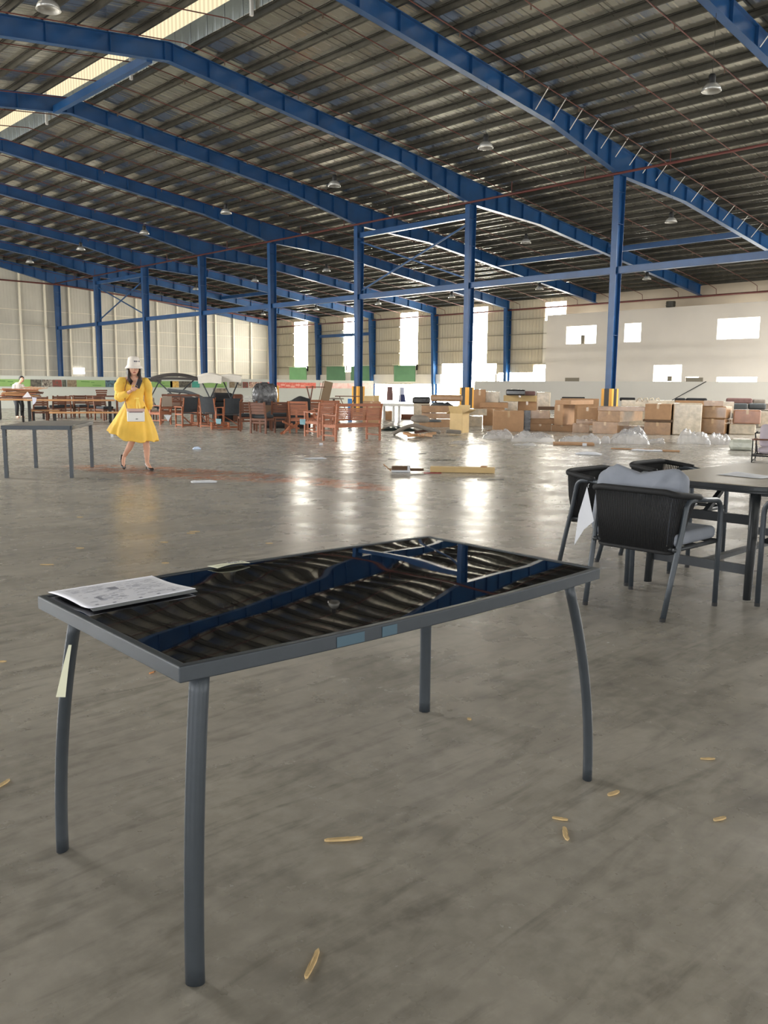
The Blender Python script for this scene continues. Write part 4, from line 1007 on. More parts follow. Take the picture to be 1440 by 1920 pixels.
# X frame and leaning panel
P, yw, s = spot(600, 800)
o = thing('upturned_stool', 'reddish folding stool frame standing on top of the furniture behind the armchairs', 'stool', (P.x, P.y, 0), yw)
o.location = gp(590, 799); z0, z1 = .72, 1.32
MB().beam((-.26,0,z1), (-.12,.1,z0), .03, .03).beam((-.06,0,z1+.02), (-.16,.1,z0), .03, .03).build('crossed_legs', TEAKD, o); MB().beam((-.3,0,z1-.02), (.35,0,z1-.02), .03, .03).build('top_bar', TEAKD, o)
wt = wood_table('brown table carrying the leaning panel behind the armchairs', 1.3, .7, .76, TEAKD, TEAKD); at_px(wt, 604, 797)
o = MB().box((0,0,.33), (.30,.03,.78), rx=-.18, ry=.22).box((-.19,-.01,.33), (.03,.04,.8), rx=-.18, ry=.22).build('leaning_panel', mat('olive_brown_sling', (120,100,76), .7), None); P = gp(612, 797); o.location = (P.x, P.y, .78); o.rotation_euler = (0,0,yw); tag(o, 'olive brown panel leaning upright on a table behind the armchairs', 'panel')
# canopies
def canopy(label, px, py, w, h, d, fab, sag, dy=0, valance=0):
    t = thing('canopy_lounger', label, 'canopy', group=None); at_px(t, px, py, dy)
    MB().surf(lambda u, v: Vector((-w/2+w*u, -d/2+d*v, h+sag*math.sin(PI*u)*(.6+.4*math.sin(PI*v))-.04*abs(2*v-1))), 18, 8).build('canopy_fabric', fab, t, True, solid=.04)
    if valance: MB().surf(lambda u, v: Vector((-w/2+w*u+.02*v*(1 if u < .5 else -1), -d/2, h-.02-valance*v+.03*math.sin(PI*u))), 12, 3).build('valance', fab, t, solid=.012)
    for y in (-d/2+.06, d/2-.06):
        MB().tube([(-w*.44, y, h-.02), (w*.30, y, .30), (w*.36, y, .0)], .022, 8).build('crossed_pole', SLING, t, True); MB().tube([(w*.44, y, h-.02), (-w*.30, y, .30), (-w*.36, y, .0)], .022, 8).build('crossed_pole', SLING, t, True)
    MB().box((0, 0, .42), (w*.75, d*.8, .10)).build('seat_pad', BLACKF, t, bevel=.03); return t
canopy('white canopy lounger with crossed black poles, left of the two', 395, 792, .84, 1.66, .6, LINEN, .1, .0, .26)
canopy('white canopy lounger with crossed black poles, right of the two', 434, 791, .78, 1.67, .6, LINEN, .06, .0, .22)
canopy('dark domed canopy lounger right of the woman in yellow', 330, 784, 1.85, 1.62, .8, mat('charcoal_canopy', (62,58,56), .7), .17, 0, .1)
canopy('small flat dark canopy directly right of the woman in yellow', 284, 781, .9, 1.56, .6, MATS['charcoal_canopy'], .02, 0, .12)
# lounge cushions stack
for k, (dz, lab) in enumerate(((0, 'lower dark grey lounge cushion of the curved pair under the dark canopy'), (.17, 'upper dark grey lounge cushion of the curved pair under the dark canopy'))):
    P, yw, s = spot(350, 791)
    def lg(u, v, dz=dz): 
        x = -.66+1.30*u; return Vector((x, -.35+.7*v, .98+dz-.05*math.sin(PI*u*1.2)-.62*max(0, u-.42)**1.5*1.3))
    o = MB().surf(lg, 20, 6).build('lounge_cushion', GREYL, None, True, solid=.12, bevel=.03); o.location = (P.x, P.y, 0); o.rotation_euler = (0,0,yw); tag(o, lab, 'cushion')
wt = wood_table('dark table under the curved grey lounge cushions', 1.3, .7, .74, TEAKD, TEAKD); at_px(wt, 345, 790)
o = MB().box((0,0,0), (.3,.4,.03)).box((.02,0,.05), (.28,.38,.03)).box((0,.02,.10), (.26,.36,.03)).build('paper_stack', PAPER, None, bevel=.004); P = gp(324, 790); o.location = (P.x, P.y, .77); tag(o, 'small stack of white sheets beside the lounge cushions', 'paper')
# black barbecue like hoods
for px, w, h, lab in ((418, .75, 1.05, 'black hooded unit behind the white canopies, larger one'), (446, .42, 1.0, 'dark brown cabinet right of the black hooded unit')):
    t = thing('cabinet', lab, 'cabinet'); at_px(t, px, 789, .1)
    MB().box((0,0,.35), (w,.6,.7)).build('body', BLACKF if px < 430 else TEAKD, t, bevel=.02); MB().box((0,0,.7+(h-.7)/2), (w*.96,.55,h-.7)).build('hood', BLACKF if px < 430 else TEAKD, t, bevel=.08)
for px, lab in ((463, 'pale grey louvred frame, left of two behind the brown chairs'), (474, 'pale grey louvred frame, right of two behind the brown chairs')):
    t = thing('louvred_frame', lab, 'frame'); at_px(t, px, 783)
    MB().beam((-.1,0,0),(-.1,0,.88),.03,.03).beam((.1,0,0),(.1,0,.88),.03,.03).beam((-.12,0,.88),(.12,0,.88),.03,.03).build('frame', WHITEM, t)
    m = MB()
    for k in range(7): m.box((0,0,.3+.08*k), (.2,.01,.05), rx=.4)
    m.build('slats', mat('pale_grey_slat', (196,196,192), .5), t)
# left: long tables and benches
t = wood_table('long light brown wooden table left of the woman, behind the bare metal table', 2.9, .95, .80); at_px(t, 133, 793)
t = wood_table('light brown table with black crossed legs at the left edge', 1.6, .9, .80, xleg=True); at_px(t, 6, 792, .0)
def bench(lab, w): return wood_table(lab, w, .36, .42, thick=.05)
for px, py, w, lab in ((160, 796, 2.2, 'long light brown bench before the long wooden table'), (84, 791, 1.0, 'short light brown bench behind the table legs at left')):
    b_ = bench(lab, w); b_.name = 'wooden_bench'; b_['category'] = 'bench'; at_px(b_, px, py)
# planks pile
pr_ = wood_table('dark table under the plank pile at far left', 1.8, .9, .82, TEAKD, BLACKR); at_px(pr_, 42, 786)
rr = random.Random(11)
for k in range(14):
    mt = [TEAKD, TEAK, OAK][k % 3]; P, yw, s = spot(44, 786); ln = rr.uniform(1.1, 1.7)
    o = MB().box((0,0,0), (ln, .12, .035)).build('wooden_plank', mt); o.location = (P.x+rr.uniform(-.12,.12), P.y+rr.uniform(-.12,.12), .84+.02*k+.012); o.rotation_euler = (0, rr.uniform(-.05,.05), yw+rr.uniform(-.15,.15)); tag(o, 'loose wooden plank in the messy pile at far left', 'plank', 'planks piled at far left')
for k in range(6):
    P = gp(52+6*k, 786); o = MB().surf(lambda u, v: Vector((-.2+.4*u, -.04+.08*v, .06*u*u)), 6, 2).build('curved_slat', OAK, None, solid=.02); o.location = (P.x, P.y, 1.17-.01*k); o.rotation_euler = (0,0,yw); tag(o, 'curved wooden slat sticking up from the pile at far left', 'slat', 'curved slats on the plank pile')
tag_paper(45, 61, 743, 754, 793, PAPER, 'white triangular paper standing on the table at far left', [(-.5,0),(.1,1),(.5,.05)])
tag_paper(63, 71, 753, 768, 795, mat('lilac_paper', (196,198,214), .6), 'lilac paper hanging from the edge of the long wooden table', [(-.5,1),(.5,.9),(.3,.4),(-.4,0)])
wc = solid_back_chair('white framed'); wc['group'] = 'assorted brown chairs left of the woman'; wc.name = 'wooden_chair'
at_px(wc, 76, 789, PI+.1, label='brown chair with papers behind the left tables')
for k, (px, py, dy, lab) in enumerate(((108, 785, PI+.3, 'brown chair behind the long table, leftmost of the back chairs'), (125, 783, PI-.2, 'brown chair behind the long table, second of the back chairs'), (156, 783, .3, 'brown chair behind the long table near its middle'), (178, 785, PI, 'brown chair behind the right end of the long table'), (197, 788, .6, 'brown chair half hidden by the yellow dress'))):
    at_px(clone(wc, (0,0,0)), px, py, dy, label=lab)
t = wood_table('dark table top heaped with furniture behind the long table', 2.0, .9, .86, TEAKD, TEAKD); at_px(t, 180, 781)
t = thing('upturned_crate', 'brown crate upturned on the dark table left of the woman', 'crate'); P, yw, s = spot(192, 781); t.location = (P.x, P.y, .86); t.rotation_euler = (0,0,yw); m = MB()
for k in range(3): m.box((0, -.15, .05+.08*k), (.4+.03*k, .02, .06)); m.box((0, .15, .05+.08*k), (.4+.03*k, .02, .06))
m.box((0,0,.01), (.4,.3,.02)); m.build('slatted_sides', TEAKD, t)
t = thing('fabric_armchair', 'taupe fabric armchair just right of the yellow dress', 'chair'); at_px(t, 279, 789, .2)
MB().box((0,0,.36), (.55,.6,.16)).build('seat', mat('taupe_fabric', (150,136,122), .8), t, bevel=.04); MB().box((0,.26,.62), (.55,.12,.46)).build('backrest', MATS['taupe_fabric'], t, bevel=.04)
for s1 in (-1,1):
    for s2 in (-1,1): MB().beam((s1*.23, s2*.25, 0), (s1*.23, s2*.25, .3), .04, .04).build('leg', TEAKD, t)

# ------------------------------------------------------------------ cartons
def carton(lab, xl, xr, yf, yb, yt, dep=.6, dy=0, mt=CARD, name='cardboard_box', tape=True, cat='box', group=None, bev=.006, edge=None):
    xc = (xl+xr)/2; P, yw, s = spot(xc, yf); z0 = max(0, (yf-yb)*s*1.0); h = (yb-yt)*s; w = (xr-xl)*s/math.cos(dy)
    a = yw-dy; bk = Vector((-math.sin(a), math.cos(a), 0)); c_ = Vector((P.x, P.y, 0))+bk*dep/2
    t = thing(name, lab, cat, (c_.x, c_.y, z0), a, group)
    MB().box((0,0,h/2), (w, dep, h)).build('carton_body' if 'card' in mt.name else 'body', mt, t, bevel=min(bev, h*.3))
    if tape:
        m = MB().box((0,0,h+.001), (.07, dep, .002)).box((0,-dep/2-.001,h*.84), (.07,.002,h*.3)); m.build('packing_tape', TAPE, t)
    return t
def rev(x): return x
G1 = 'cardboard boxes stacked before the striped column'
carton('large brown box at the left of the stacked boxes, black film at its side', 925, 981, 809, 809, 771, .8, -.05, CARD)
carton('black film wrapped side piece right of the large brown box', 981, 994, 808, 808, 770, .6, 0, BLKPL, 'wrapped_package', False, 'package')
carton('long low brown box at the floor, second from the left in the row', 992, 1033, 808, 808, 795, .7, 0, CARD)
carton('flat brown box lying on the long low box', 992, 1048, 808, 795, 785, .7, 0, CARD, tape=False)
carton('glossy wrapped box above the flat box, left of the tall narrow box', 995, 1029, 808, 785, 770, .5, 0, CARDW)
carton('thin dark slab on the glossy box behind the tall narrow box', 1008, 1042, 803, 769, 763, .6, 0, CARDD, 'flat_slab', False, 'slab')
carton('low brown box under the tall narrow box', 1034, 1072, 809, 809, 797, .9, .1, CARD)
carton('tall narrow brown box standing on the low box', 1038, 1054, 809, 797, 759, .9, .42, CARD)
carton('wide shallow box lid lying across the tall narrow box', 1039, 1068, 809, 759, 751, 1.5, .5, CARD, tape=False)
carton('small brown box on the floor behind the loose film, right of the tall box', 1073, 1104, 811, 811, 795, .6, 0, CARDW)
carton('thin glossy box lying between two boxes below the square brown one', 1080, 1117, 811, 795, 788, .6, 0, CARDW)
carton('plain square brown box right of the dark gap, upper tier', 1081, 1118, 811, 786, 764, .6, 0, CARD)
carton('glossy brown box on the floor under the long wrapped one', 1111, 1156, 813, 813, 791, 1.5, .25, CARDW)
carton('long wrapped box reaching right above the glossy floor box', 1121, 1160, 813, 791, 771, 1.9, .38, CARDW)
carton('flat wrapped bundle on top of the long wrapped box', 1120, 1205, 813, 771, 763, .8, .05, CARDW, 'flat_package', False, 'package')
carton('thin low box in the recess below the long wrapped box', 1165, 1206, 812, 812, 799, .6, 0, CARDW)
carton('lower brown box of the two box pile left of the pale wrapped stack', 1208, 1255, 815, 815, 792, .7, .1, CARDW)
carton('thin slab between the upper and lower boxes of the two box pile', 1205, 1258, 815, 791, 787, .7, .05, CARDD, 'flat_slab', False, 'slab')
carton('upper brown box of the two box pile left of the pale wrapped stack', 1208, 1254, 815, 787, 758, .7, .12, CARD)
carton('tall pallet stack swathed in milky film, right of the two box pile', 1261, 1312, 816, 816, 757, .9, .0, WRAPW, 'wrapped_stack', False, 'package', bev=.03)
carton('lower brown wrapped box right of the milky film stack', 1313, 1356, 814, 814, 785, .9, .2, CARDW, bev=.03)
carton('upper brown wrapped box right of the milky film stack', 1313, 1357, 814, 785, 762, .9, .2, CARDW, bev=.03)
carton('small glossy box topmost right of the milky film stack', 1317, 1351, 814, 762, 752, .6, .0, CARDW)
carton('white wrapped package beside the glossy topmost box', 1353, 1372, 810, 775, 754, .6, .0, WRAPW, 'wrapped_package', False, 'package')
carton('grey film wrapped package between the brown and reddish boxes', 1357, 1375, 812, 812, 786, .6, 0, WRAPW, 'wrapped_package', False, 'package')
carton('pale wrapped box under the reddish box at right', 1368, 1414, 815, 815, 796, .8, 0, WRAPW, tape=False, bev=.03)
carton('reddish glossy box tilted on top at the right of the boxes', 1375, 1422, 815, 795, 769, .6, -.05, CARDR, bev=.03)
carton('white film wrapped item right of the reddish box', 1422, 1438, 812, 800, 772, .6, 0, WRAPW, 'wrapped_package', False, 'package')
# second rank
carton('glossy wrapped boxes behind the open carton, lower long one', 786, 846, 801, 801, 786, 1.2, 0, CARDW, tape=False)
carton('flat wrapped carton above the lower long one, left heap', 790, 848, 801, 785, 775, 1.1, .03, CARDW, tape=False)
carton('flat brown carton near the top of the left heap', 790, 846, 801, 774, 761, 1.0, -.03, CARDW, tape=False)
carton('brown wrapped roll on top of the left heap', 806, 866, 801, 753, 741, .6, 0, CARDW, 'wrapped_roll', False, 'package', bev=.08)
carton('white wrapped flat box right of the open carton, upper', 878, 912, 800, 779, 767, .8, 0, WRAPW, tape=False)
carton('white wrapped flat box right of the open carton, lower', 868, 904, 800, 800, 781, .9, 0, WRAPW, tape=False)
carton('brown box behind the second striped guard, left of the white wrapped one', 887, 909, 796, 766, 731, .6, 0, CARD)
carton('white wrapped box with crumpled film, back row centre', 909, 933, 796, 755, 735, .7, .1, WRAPW, tape=False)
carton('dark edged flat box in the back row, above the large brown box', 899, 950, 797, 765, 755, 1.0, .1, CARD, tape=False)
carton('supporting brown box under the dark edged flat box', 905, 945, 798, 798, 766, .8, 0, CARD)
carton('pale yellow box in the back row, left of the shiny wrapped one', 943, 1003, 797, 753, 742, .7, .05, CARDL)
carton('pinkish brown box under the pale yellow box', 970, 1004, 797, 775, 753, .7, .05, CARD)
carton('shiny wrapped small box under the pale yellow box, left part', 950, 969, 797, 775, 753, .6, 0, WRAPW, tape=False)
carton('supporting carton hidden behind the row, back centre', 945, 1030, 797, 797, 775, .8, 0, CARD)
carton('tall film wrapped carton right end of the back row', 1004, 1030, 797, 775, 736, .7, .0, WRAPW, tape=False, bev=.03)
carton('black cushion bundle on the back row, above the yellow box', 947, 983, 798, 742, 731, .6, 0, BLKPL, 'cushion_bundle', False, 'cushion', bev=.05)
carton('brown cushion bundle beside the black one on the back row', 978, 1002, 798, 742, 734, .6, 0, BROWNC, 'cushion_bundle', False, 'cushion', bev=.05)
carton('black netting bundle lying on top, left of the nearest striped guard', 1052, 1094, 795, 748, 745, .5, 0, BLACKF, 'fabric_bundle', False, 'bundle', bev=.03)
carton('black fabric bundle right of the nearest striped guard', 1160, 1188, 795, 752, 746, .5, 0, BLACKF, 'fabric_bundle', False, 'bundle', bev=.03)
# support pile under things behind
for k, (xl, xr, yt, mt, lab) in enumerate(((1050, 1120, 748, CARD, 'brown box rear row left of the nearest striped guard'), (1165, 1260, 751, WRAPW, 'pale wrapped packages rear row, right of the nearest striped guard'), (1265, 1330, 752, CARD, 'brown box rear row behind the milky film stack'))):
    carton(lab, xl, xr, 797, 797, yt, .8, 0, mt, tape=False)
# stacks of upholstered seats at far right
for k, (xl, xr, yt, yb, mt, lab) in enumerate(((1263, 1283, 747, 757, BLACKF, 'dark seat back sticking up behind the milky stack, left'), (1284, 1322, 747, 757, BLACKF, 'long black seat row behind the milky stack'), (1360, 1406, 747, 757, BROWNC, 'brown grey seat row at far right, left part'), (1409, 1432, 749, 757, STONE, 'grey seat row at far right, right part'),
                                   (1372, 1398, 757, 768, GREYL, 'grey seat cushion behind the reddish box, left'), (1401, 1432, 757, 768, GREYL, 'grey seat cushion behind the reddish box, right'))):
    carton(lab, xl, xr, 793 if yb < 760 else 802, yb, yt, .7, 0, mt, 'seat_cushion', False, 'cushion', bev=.06)
for xa_, xb_, l_ in ((1258, 1300, 'low dark pallet stack under the black seats behind the milky stack, left'), (1301, 1352, 'low dark pallet stack under the black seats, right part'), (1354, 1408, 'low dark pallet stack under the brown grey seat row at far right'), (1409, 1450, 'low dark pallet stack at the right edge of the photo')):
    carton(l_, xa_, xb_, 793, 793, 757, .9, 0, STONE, 'pallet_stack', False, 'pallet')
carton('low dark pallet under the grey cushions behind the reddish box', 1368, 1440, 802, 802, 768, .8, 0, STONE, 'pallet_stack', False, 'pallet')
for k in range(4):
    o = MB().tube([(-.12,0,0),(-.05,0,.12),(.05,0,.14),(.1,0,.0)], .02, 6).build('plastic_loop', WRAPW, None, True); P, yw, s = spot(1197+11*k, 797); o.location = (P.x, P.y, .86); o.rotation_euler = (0,0,yw+.2*k); tag(o, 'white plastic loop on top of the rear packages', 'strap', 'white loops on the rear packages')
# open carton with flaps
P, yw, s = spot(861, 811); w, h, dp = 27*s, 37*s, .38
t = thing('open_carton', 'tall open cardboard box with raised flaps standing alone before the heap', 'box', (P.x, P.y, 0), yw-.55)
m = MB()
for a, b, c_, d_ in ((0,-dp/2,w,.008), (0,dp/2,w,.008), (-w/2,0,.008,dp), (w/2,0,.008,dp)): m.box((a, b, h/2), (c_, d_, h))
m.box((0,0,.004), (w, dp, .008)); m.build('carton_body', CARDL, t)
fh = .24
MB().box((0, -dp/2-.05, h+fh/2-.03), (w, .007, fh), rx=.42).build('flap', CARDL, t); MB().box((0, dp/2+.03, h+fh/2-.01), (w, .007, fh), rx=-.3).build('flap', CARDL, t)
MB().box((w/2+.10, 0, h+.03), (.007, dp, fh+.06), ry=1.15).build('flap', CARDL, t); MB().box((-w/2-.07, 0, h+.02), (.007, dp, fh*.8), ry=-2.2).build('flap', CARDL, t)
# small boxes behind the bench
carton('open brown box seen above the right part of the bench', 680, 712, 799, 799, 753, .5, .1, CARD)
carton('brown box flap standing above the right part of the bench', 682, 698, 797, 755, 743, .3, .2, CARDL, 'cardboard_flap', False, 'cardboard')
carton('small box carrying a dark pot above the bench', 700, 711, 793, 793, 742, .3, 0, CARDL, tape=False)
carton('blue plastic bin above the bench, left of the striped guard', 652, 660, 790, 790, 748, .3, 0, mat('blue_plastic', (70,130,190), .4), 'plastic_bin', False, 'bin')
t = thing('garden_table', 'small dark round garden table seen above the left of the bench', 'table'); at_px(t, 626, 793)
MB().lathe([(0,.88),(.38,.86),(.36,.9),(0,.92)], 20).build('tabletop', STONE, t, True); MB().tube([(0,0,0),(0,0,.87)], .04, 8).lathe([(0,0),(.25,0),(.2,.04),(0,.05)], 16).build('pedestal', SLING, t)
t = thing('garden_table', 'thin reddish folding table seen above the middle of the bench', 'table'); at_px(t, 651, 789)
MB().box((0,0,.95), (.95,.6,.03)).build('tabletop', TEAKD, t); MB().beam((-.3,0,.93),(.15,0,0),.03,.03).beam((.3,0,.93),(-.15,0,0),.03,.03).build('crossed_legs', TEAKD, t)
# things before the bright wall
t = thing('white_table', 'white table with stout white legs right of the bench', 'table'); at_px(t, 752, 789)
MB().box((0,0,.62), (1.5,.8,.10)).build('tabletop', WHITEM, t, bevel=.01)
for x in (-.3, -.08, .68): MB().tube([(x,-.3,0),(x,-.3,.57)], .05, 10).build('leg', WHITEM, t)
MB().tube([(-.68,.3,0),(-.68,.3,.57)], .05, 10).build('leg', WHITEM, t)
carton('brown box on the floor left under the white table', 718, 735, 787, 787, 771, .5, 0, CARD)
carton('low dark bundle on the floor right under the white table', 752, 782, 786, 786, 777, .5, 0, TEAKD, 'low_bundle', False, 'bundle')
for px, mt, lab, w_ in ((730, BROWNC, 'brown garment hanging before the bright low wall', .24), (753, mat('navy_cloth', (54,60,98), .85), 'navy garment with pale top hanging before the bright low wall', .26)):
    P, yw, s = spot(px, 779); t = thing('hanging_garment', lab, 'clothing', (P.x, P.y, 0), yw)
    MB().surf(lambda u, v: Vector(((w_*.5+.04*v)*math.cos(2*PI*u)*(1+.1*math.cos(6*PI*u)), .09*math.sin(2*PI*u), 1.32-(.62*v if px == 730 else .35+.35*v))), 20, 8, True).build('cloth', mt, t, True)
    if px != 730: MB().surf(lambda u, v: Vector((w_*.45*math.cos(2*PI*u), .085*math.sin(2*PI*u), 1.30-.36*v)), 20, 5, True).build('pale_top', mat('pale_blue_cloth', (186,190,208), .85), t, True)
    MB().tube([(-.18,0,1.33),(0,0,1.38),(.18,0,1.33)], .012, 6).tube([(0,0,1.38),(0,0,1.45)], .008, 6).tube([(-.5,0,1.45),(.5,0,1.45)], .012, 6).tube([(-.5,0,0),(-.5,0,1.45)], .015, 6).tube([(.5,0,0),(.5,0,1.45)], .015, 6).build('hanging_rail', WHITEM, t)
carton('row of black cushions lying left of the brown roll', 773, 806, 796, 757, 745, .6, 0, BLKPL, 'cushion_row', False, 'cushion', bev=.05)
carton('white wrapped carton under the black cushions', 775, 806, 796, 796, 757, .7, 0, WRAPW, tape=False)

# discarded pieces on the floor in the middle
P, yw, s = spot(800, 815)
def loc(px, py, z=0): q = gp(px, py); return (q.x, q.y, z)
o = MB().surf(lambda u, v: Vector((-.72+1.3*u, -.22+.44*v, .03+.24*math.sin(min(1, u*2.2)*PI/2)*(1-.75*max(0, u-.45)/.55)+.012)), 24, 6).build('curved_slab', STONE, None, True, solid=.09); o.location = loc(786, 817); o.rotation_euler = (0,0,yw); tag(o, 'curved grey brown slab arching over wood scraps in the middle of the floor', 'slab')
o = MB().lathe([(0,0),(.25,.0),(.28,.03),(.285,.09),(.26,.14),(.2,.17),(0,.19)], 28, sx=1, sy=.9).build('round_cushion', STONE, None, True); o.location = loc(787, 809, .30); o.rotation_euler = (.12,.05,yw); o.scale = (1.0,1,1); tag(o, 'round grey brown pad resting on the curved slab', 'pad')
o = MB().lathe([(0,0),(.2,.0),(.22,.03),(.2,.07),(0,.08)], 24).build('round_pad', GREYL, None, True); o.location = loc(814, 807, .26); tag(o, 'small dark round pad right of the larger round pad', 'pad')
o = MB().box((0,0,.1), (.42,.35,.10), ry=.08).build('stone_block', STONE, None, bevel=.015); o.location = loc(850, 816); o.rotation_euler = (0,0,yw); tag(o, 'grey brown block at the right end of the curved slab', 'block')
for k, (px, py, l, a, mt) in enumerate(((783,820,.35,.5,CARD), (775,821,.3,-.3,OAK), (800,822,.3,.8,CARD), (808,820,.26,.4,CARD), (766,822,.32,-.9,OAK), (791,817,.4,.2,TEAKD))):
    o = MB().box((0,0,.05), (l,.14,.06), ry=.15*(-1)**k).build('wood_scrap', mt, None, bevel=.003); o.location = loc(px, py, .015*k); o.rotation_euler = (0,0,yw+a); tag(o, 'brown scrap lying under the curved slab', 'scrap', 'scraps under the curved slab')
def crumple(name, lab, xl, xr, yf, hgt, dep, mt, seed, cat='plastic film', grp=None, top=1.0, amp=.35):
    P, yw, s = spot((xl+xr)/2, yf); w = (xr-xl)*s
    def fn(u, v):
        x = -w/2+w*u; y = dep*v; e = min(1, 4*min(u, 1-u, v*1.2, 1-v)); q = Vector((x*2.2+seed, y*2.2, seed*.7))
        n_ = .55+amp*mnoise.noise(q)*1.6+.34*abs(mnoise.noise(q*3.1))+.22*abs(mnoise.noise(q*7))
        return Vector((x+.04*mnoise.noise(q*2), y, max(.004, hgt*max(0, n_)*math.sqrt(max(0, e)))))
    o = MB().surf(fn, 46, 20).build(name, mt, None, True); o.location = (P.x, P.y, .001); o.rotation_euler = (0,0,yw); return tag(o, lab, cat, grp)
crumple('plastic_film', 'crumpled clear film before the large brown box', 906, 962, 823, .24, .8, PLAST, 1)
crumple('plastic_film', 'crumpled clear film spread before the tall narrow box', 958, 1040, 829, .26, 1.0, PLAST, 5)
crumple('plastic_film', 'crumpled clear film before the small brown floor box', 1046, 1126, 832, .26, .9, PLAST, 9)
crumple('plastic_film', 'small lump of clear film left of the large film heap', 1127, 1143, 832, .2, .4, PLAST, 12)
crumple('plastic_film', 'largest heap of clear film below the two box pile', 1143, 1216, 833, .42, 1.1, PLAST, 15, top=1)
crumple('plastic_film', 'low trail of clear film right of the largest heap', 1214, 1246, 832, .2, .6, PLAST, 22)
crumple('plastic_film', 'heap of clear film before the milky film stack', 1270, 1330, 833, .38, .8, PLAST, 25)
crumple('plastic_film', 'heap of clear film left of the grey armchair', 1326, 1372, 834, .36, .8, PLAST, 31)
carton('bundle of grey green film lying left of the grey armchair', 1368, 1412, 845, 845, 824, .5, 0, mat('greenish_film', (188,190,176), .3, 0, .2, 6, .02, 8, coat=1), 'film_bundle', False, 'bundle', bev=.1)
crumple('plastic_film', 'thin flat film on the floor before the open carton', 842, 915, 833, .07, .5, PLAST, 41)
crumple('plastic_film', 'small flat film patch below the film heaps, left', 962, 1006, 836, .08, .3, PLAST, 44)
crumple('paper_scrap', 'white crumpled strip on the floor below the film heaps', 1080, 1128, 853, .05, .3, PAPER, 47, 'paper')
crumple('dark_sheet', 'dark green black sheet on the floor right of the bench', 714, 780, 808, .14, .9, mat('black_green_sheet', (24,36,34), .3, 0, .3, 6, .01, 12, coat=.5), 49, 'sheet')
crumple('grey_cloth', 'grey cloth draped on the left heap under the brown roll', 805, 850, 800, .2, .5, GREYL, 50, 'cloth').location.z = .66
def flat(name, lab, px, py, w, d, h, mt, a=0, cat='cardboard', grp=None, rx=0):
    P, yw, s = spot(px, py); o = MB().box((0,0,h/2+.004), (w,d,h), rx=rx).build(name, mt, None, bevel=min(.003, h*.3)); o.location = (P.x, P.y, abs(math.sin(rx))*d/2); o.rotation_euler = (0,0,yw+a); return tag(o, lab, cat, grp)
flat('flattened_carton', 'flattened brown cardboard lying before the film heaps', 1075, 834, .95, .5, .05, CARD, .05)
flat('paper_label', 'small white label on the flattened cardboard', 1096, 836, .1, .02, .06, PAPER, 0, 'paper')
flat('cardboard_strip', 'thin cardboard strip below the largest film heap', 1185, 843, .9, .12, .02, CARD, -.05)
crumple('paper_sheet_scrap', 'white sheet scrap right of the thin cardboard strip', 1185, 1244, 846, .05, .3, PAPER, 60, 'paper')
flat('cardboard_strip', 'small brown scrap between film heaps and rope chairs', 1258, 847, .35, .15, .03, CARD, .1)
flat('cardboard_channel', 'long pale cardboard channel on the shiny floor in the middle', 867, 886, 1.02, .16, .085, CARDL, -.03)
flat('cardboard_end', 'short end piece at the right end of the cardboard channel', 907, 886, .1, .17, .1, CARD, -.03)
t = thing('torn_carton', 'torn dark carton piece left of the long cardboard channel', 'cardboard'); at_px(t, 752, 885)
MB().box((-.22,0,.07), (.16,.10,.012), ry=.7).box((-.13,0,.06), (.12,.12,.01), ry=-.4).build('torn_flap', CARD, t); MB().box((0,0,.05), (.3,.14,.09)).build('dark_inside', CARDD, t, bevel=.01); MB().box((0,-.075,.02), (.3,.012,.03)).box((.12,-.01,.055),(.04,.17,.1)).build('white_edge', PAPER, t); MB().prism([(.14,-.05),(.36,-.01),(.14,.05)], .02, .06).build('point', CARDD, t)
flat('red_strip', 'small red strip on the shiny floor beside the cardboard channel', 811, 888, .28, .03, .012, mat('red_plastic', (150,40,48), .4), 0, 'strip')
for k, (px, py, l, a) in enumerate(((830,863,.5,.1),(748,862,.4,-.05),(633,857,.5,0),(920,900,.4,.2),(718,851,.2,0),(792,851,.16,0))):
    flat('dark_strip', 'thin dark strip lying on the shiny floor', px, py, l, .02, .008, SLING, a, 'strip', 'dark strips on the shiny floor')
crumple('plastic_scrap', 'thin white plastic scrap on the floor below the slatted armchairs', 570, 613, 861, .035, .14, PAPER, 70, 'plastic film')
flat('paper_label', 'tiny white paper square on the floor below the bench', 602, 835, .08, .05, .05, PAPER, 0, 'paper')
crumple('plastic_scrap', 'white rumpled plastic strip on the brown dust trail', 360, 407, 906, .035, .2, PAPER, 73, 'plastic film')
crumple('plastic_scrap', 'small bluish plastic scrap on the floor right of the woman', 362, 378, 843, .06, .15, mat('bluish_plastic', (190,205,228), .3), 76, 'plastic film')
flat('paper_cup', 'white paper cup behind the hem of the yellow dress', 210, 820, .06, .06, .1, PAPER, 0, 'cup')

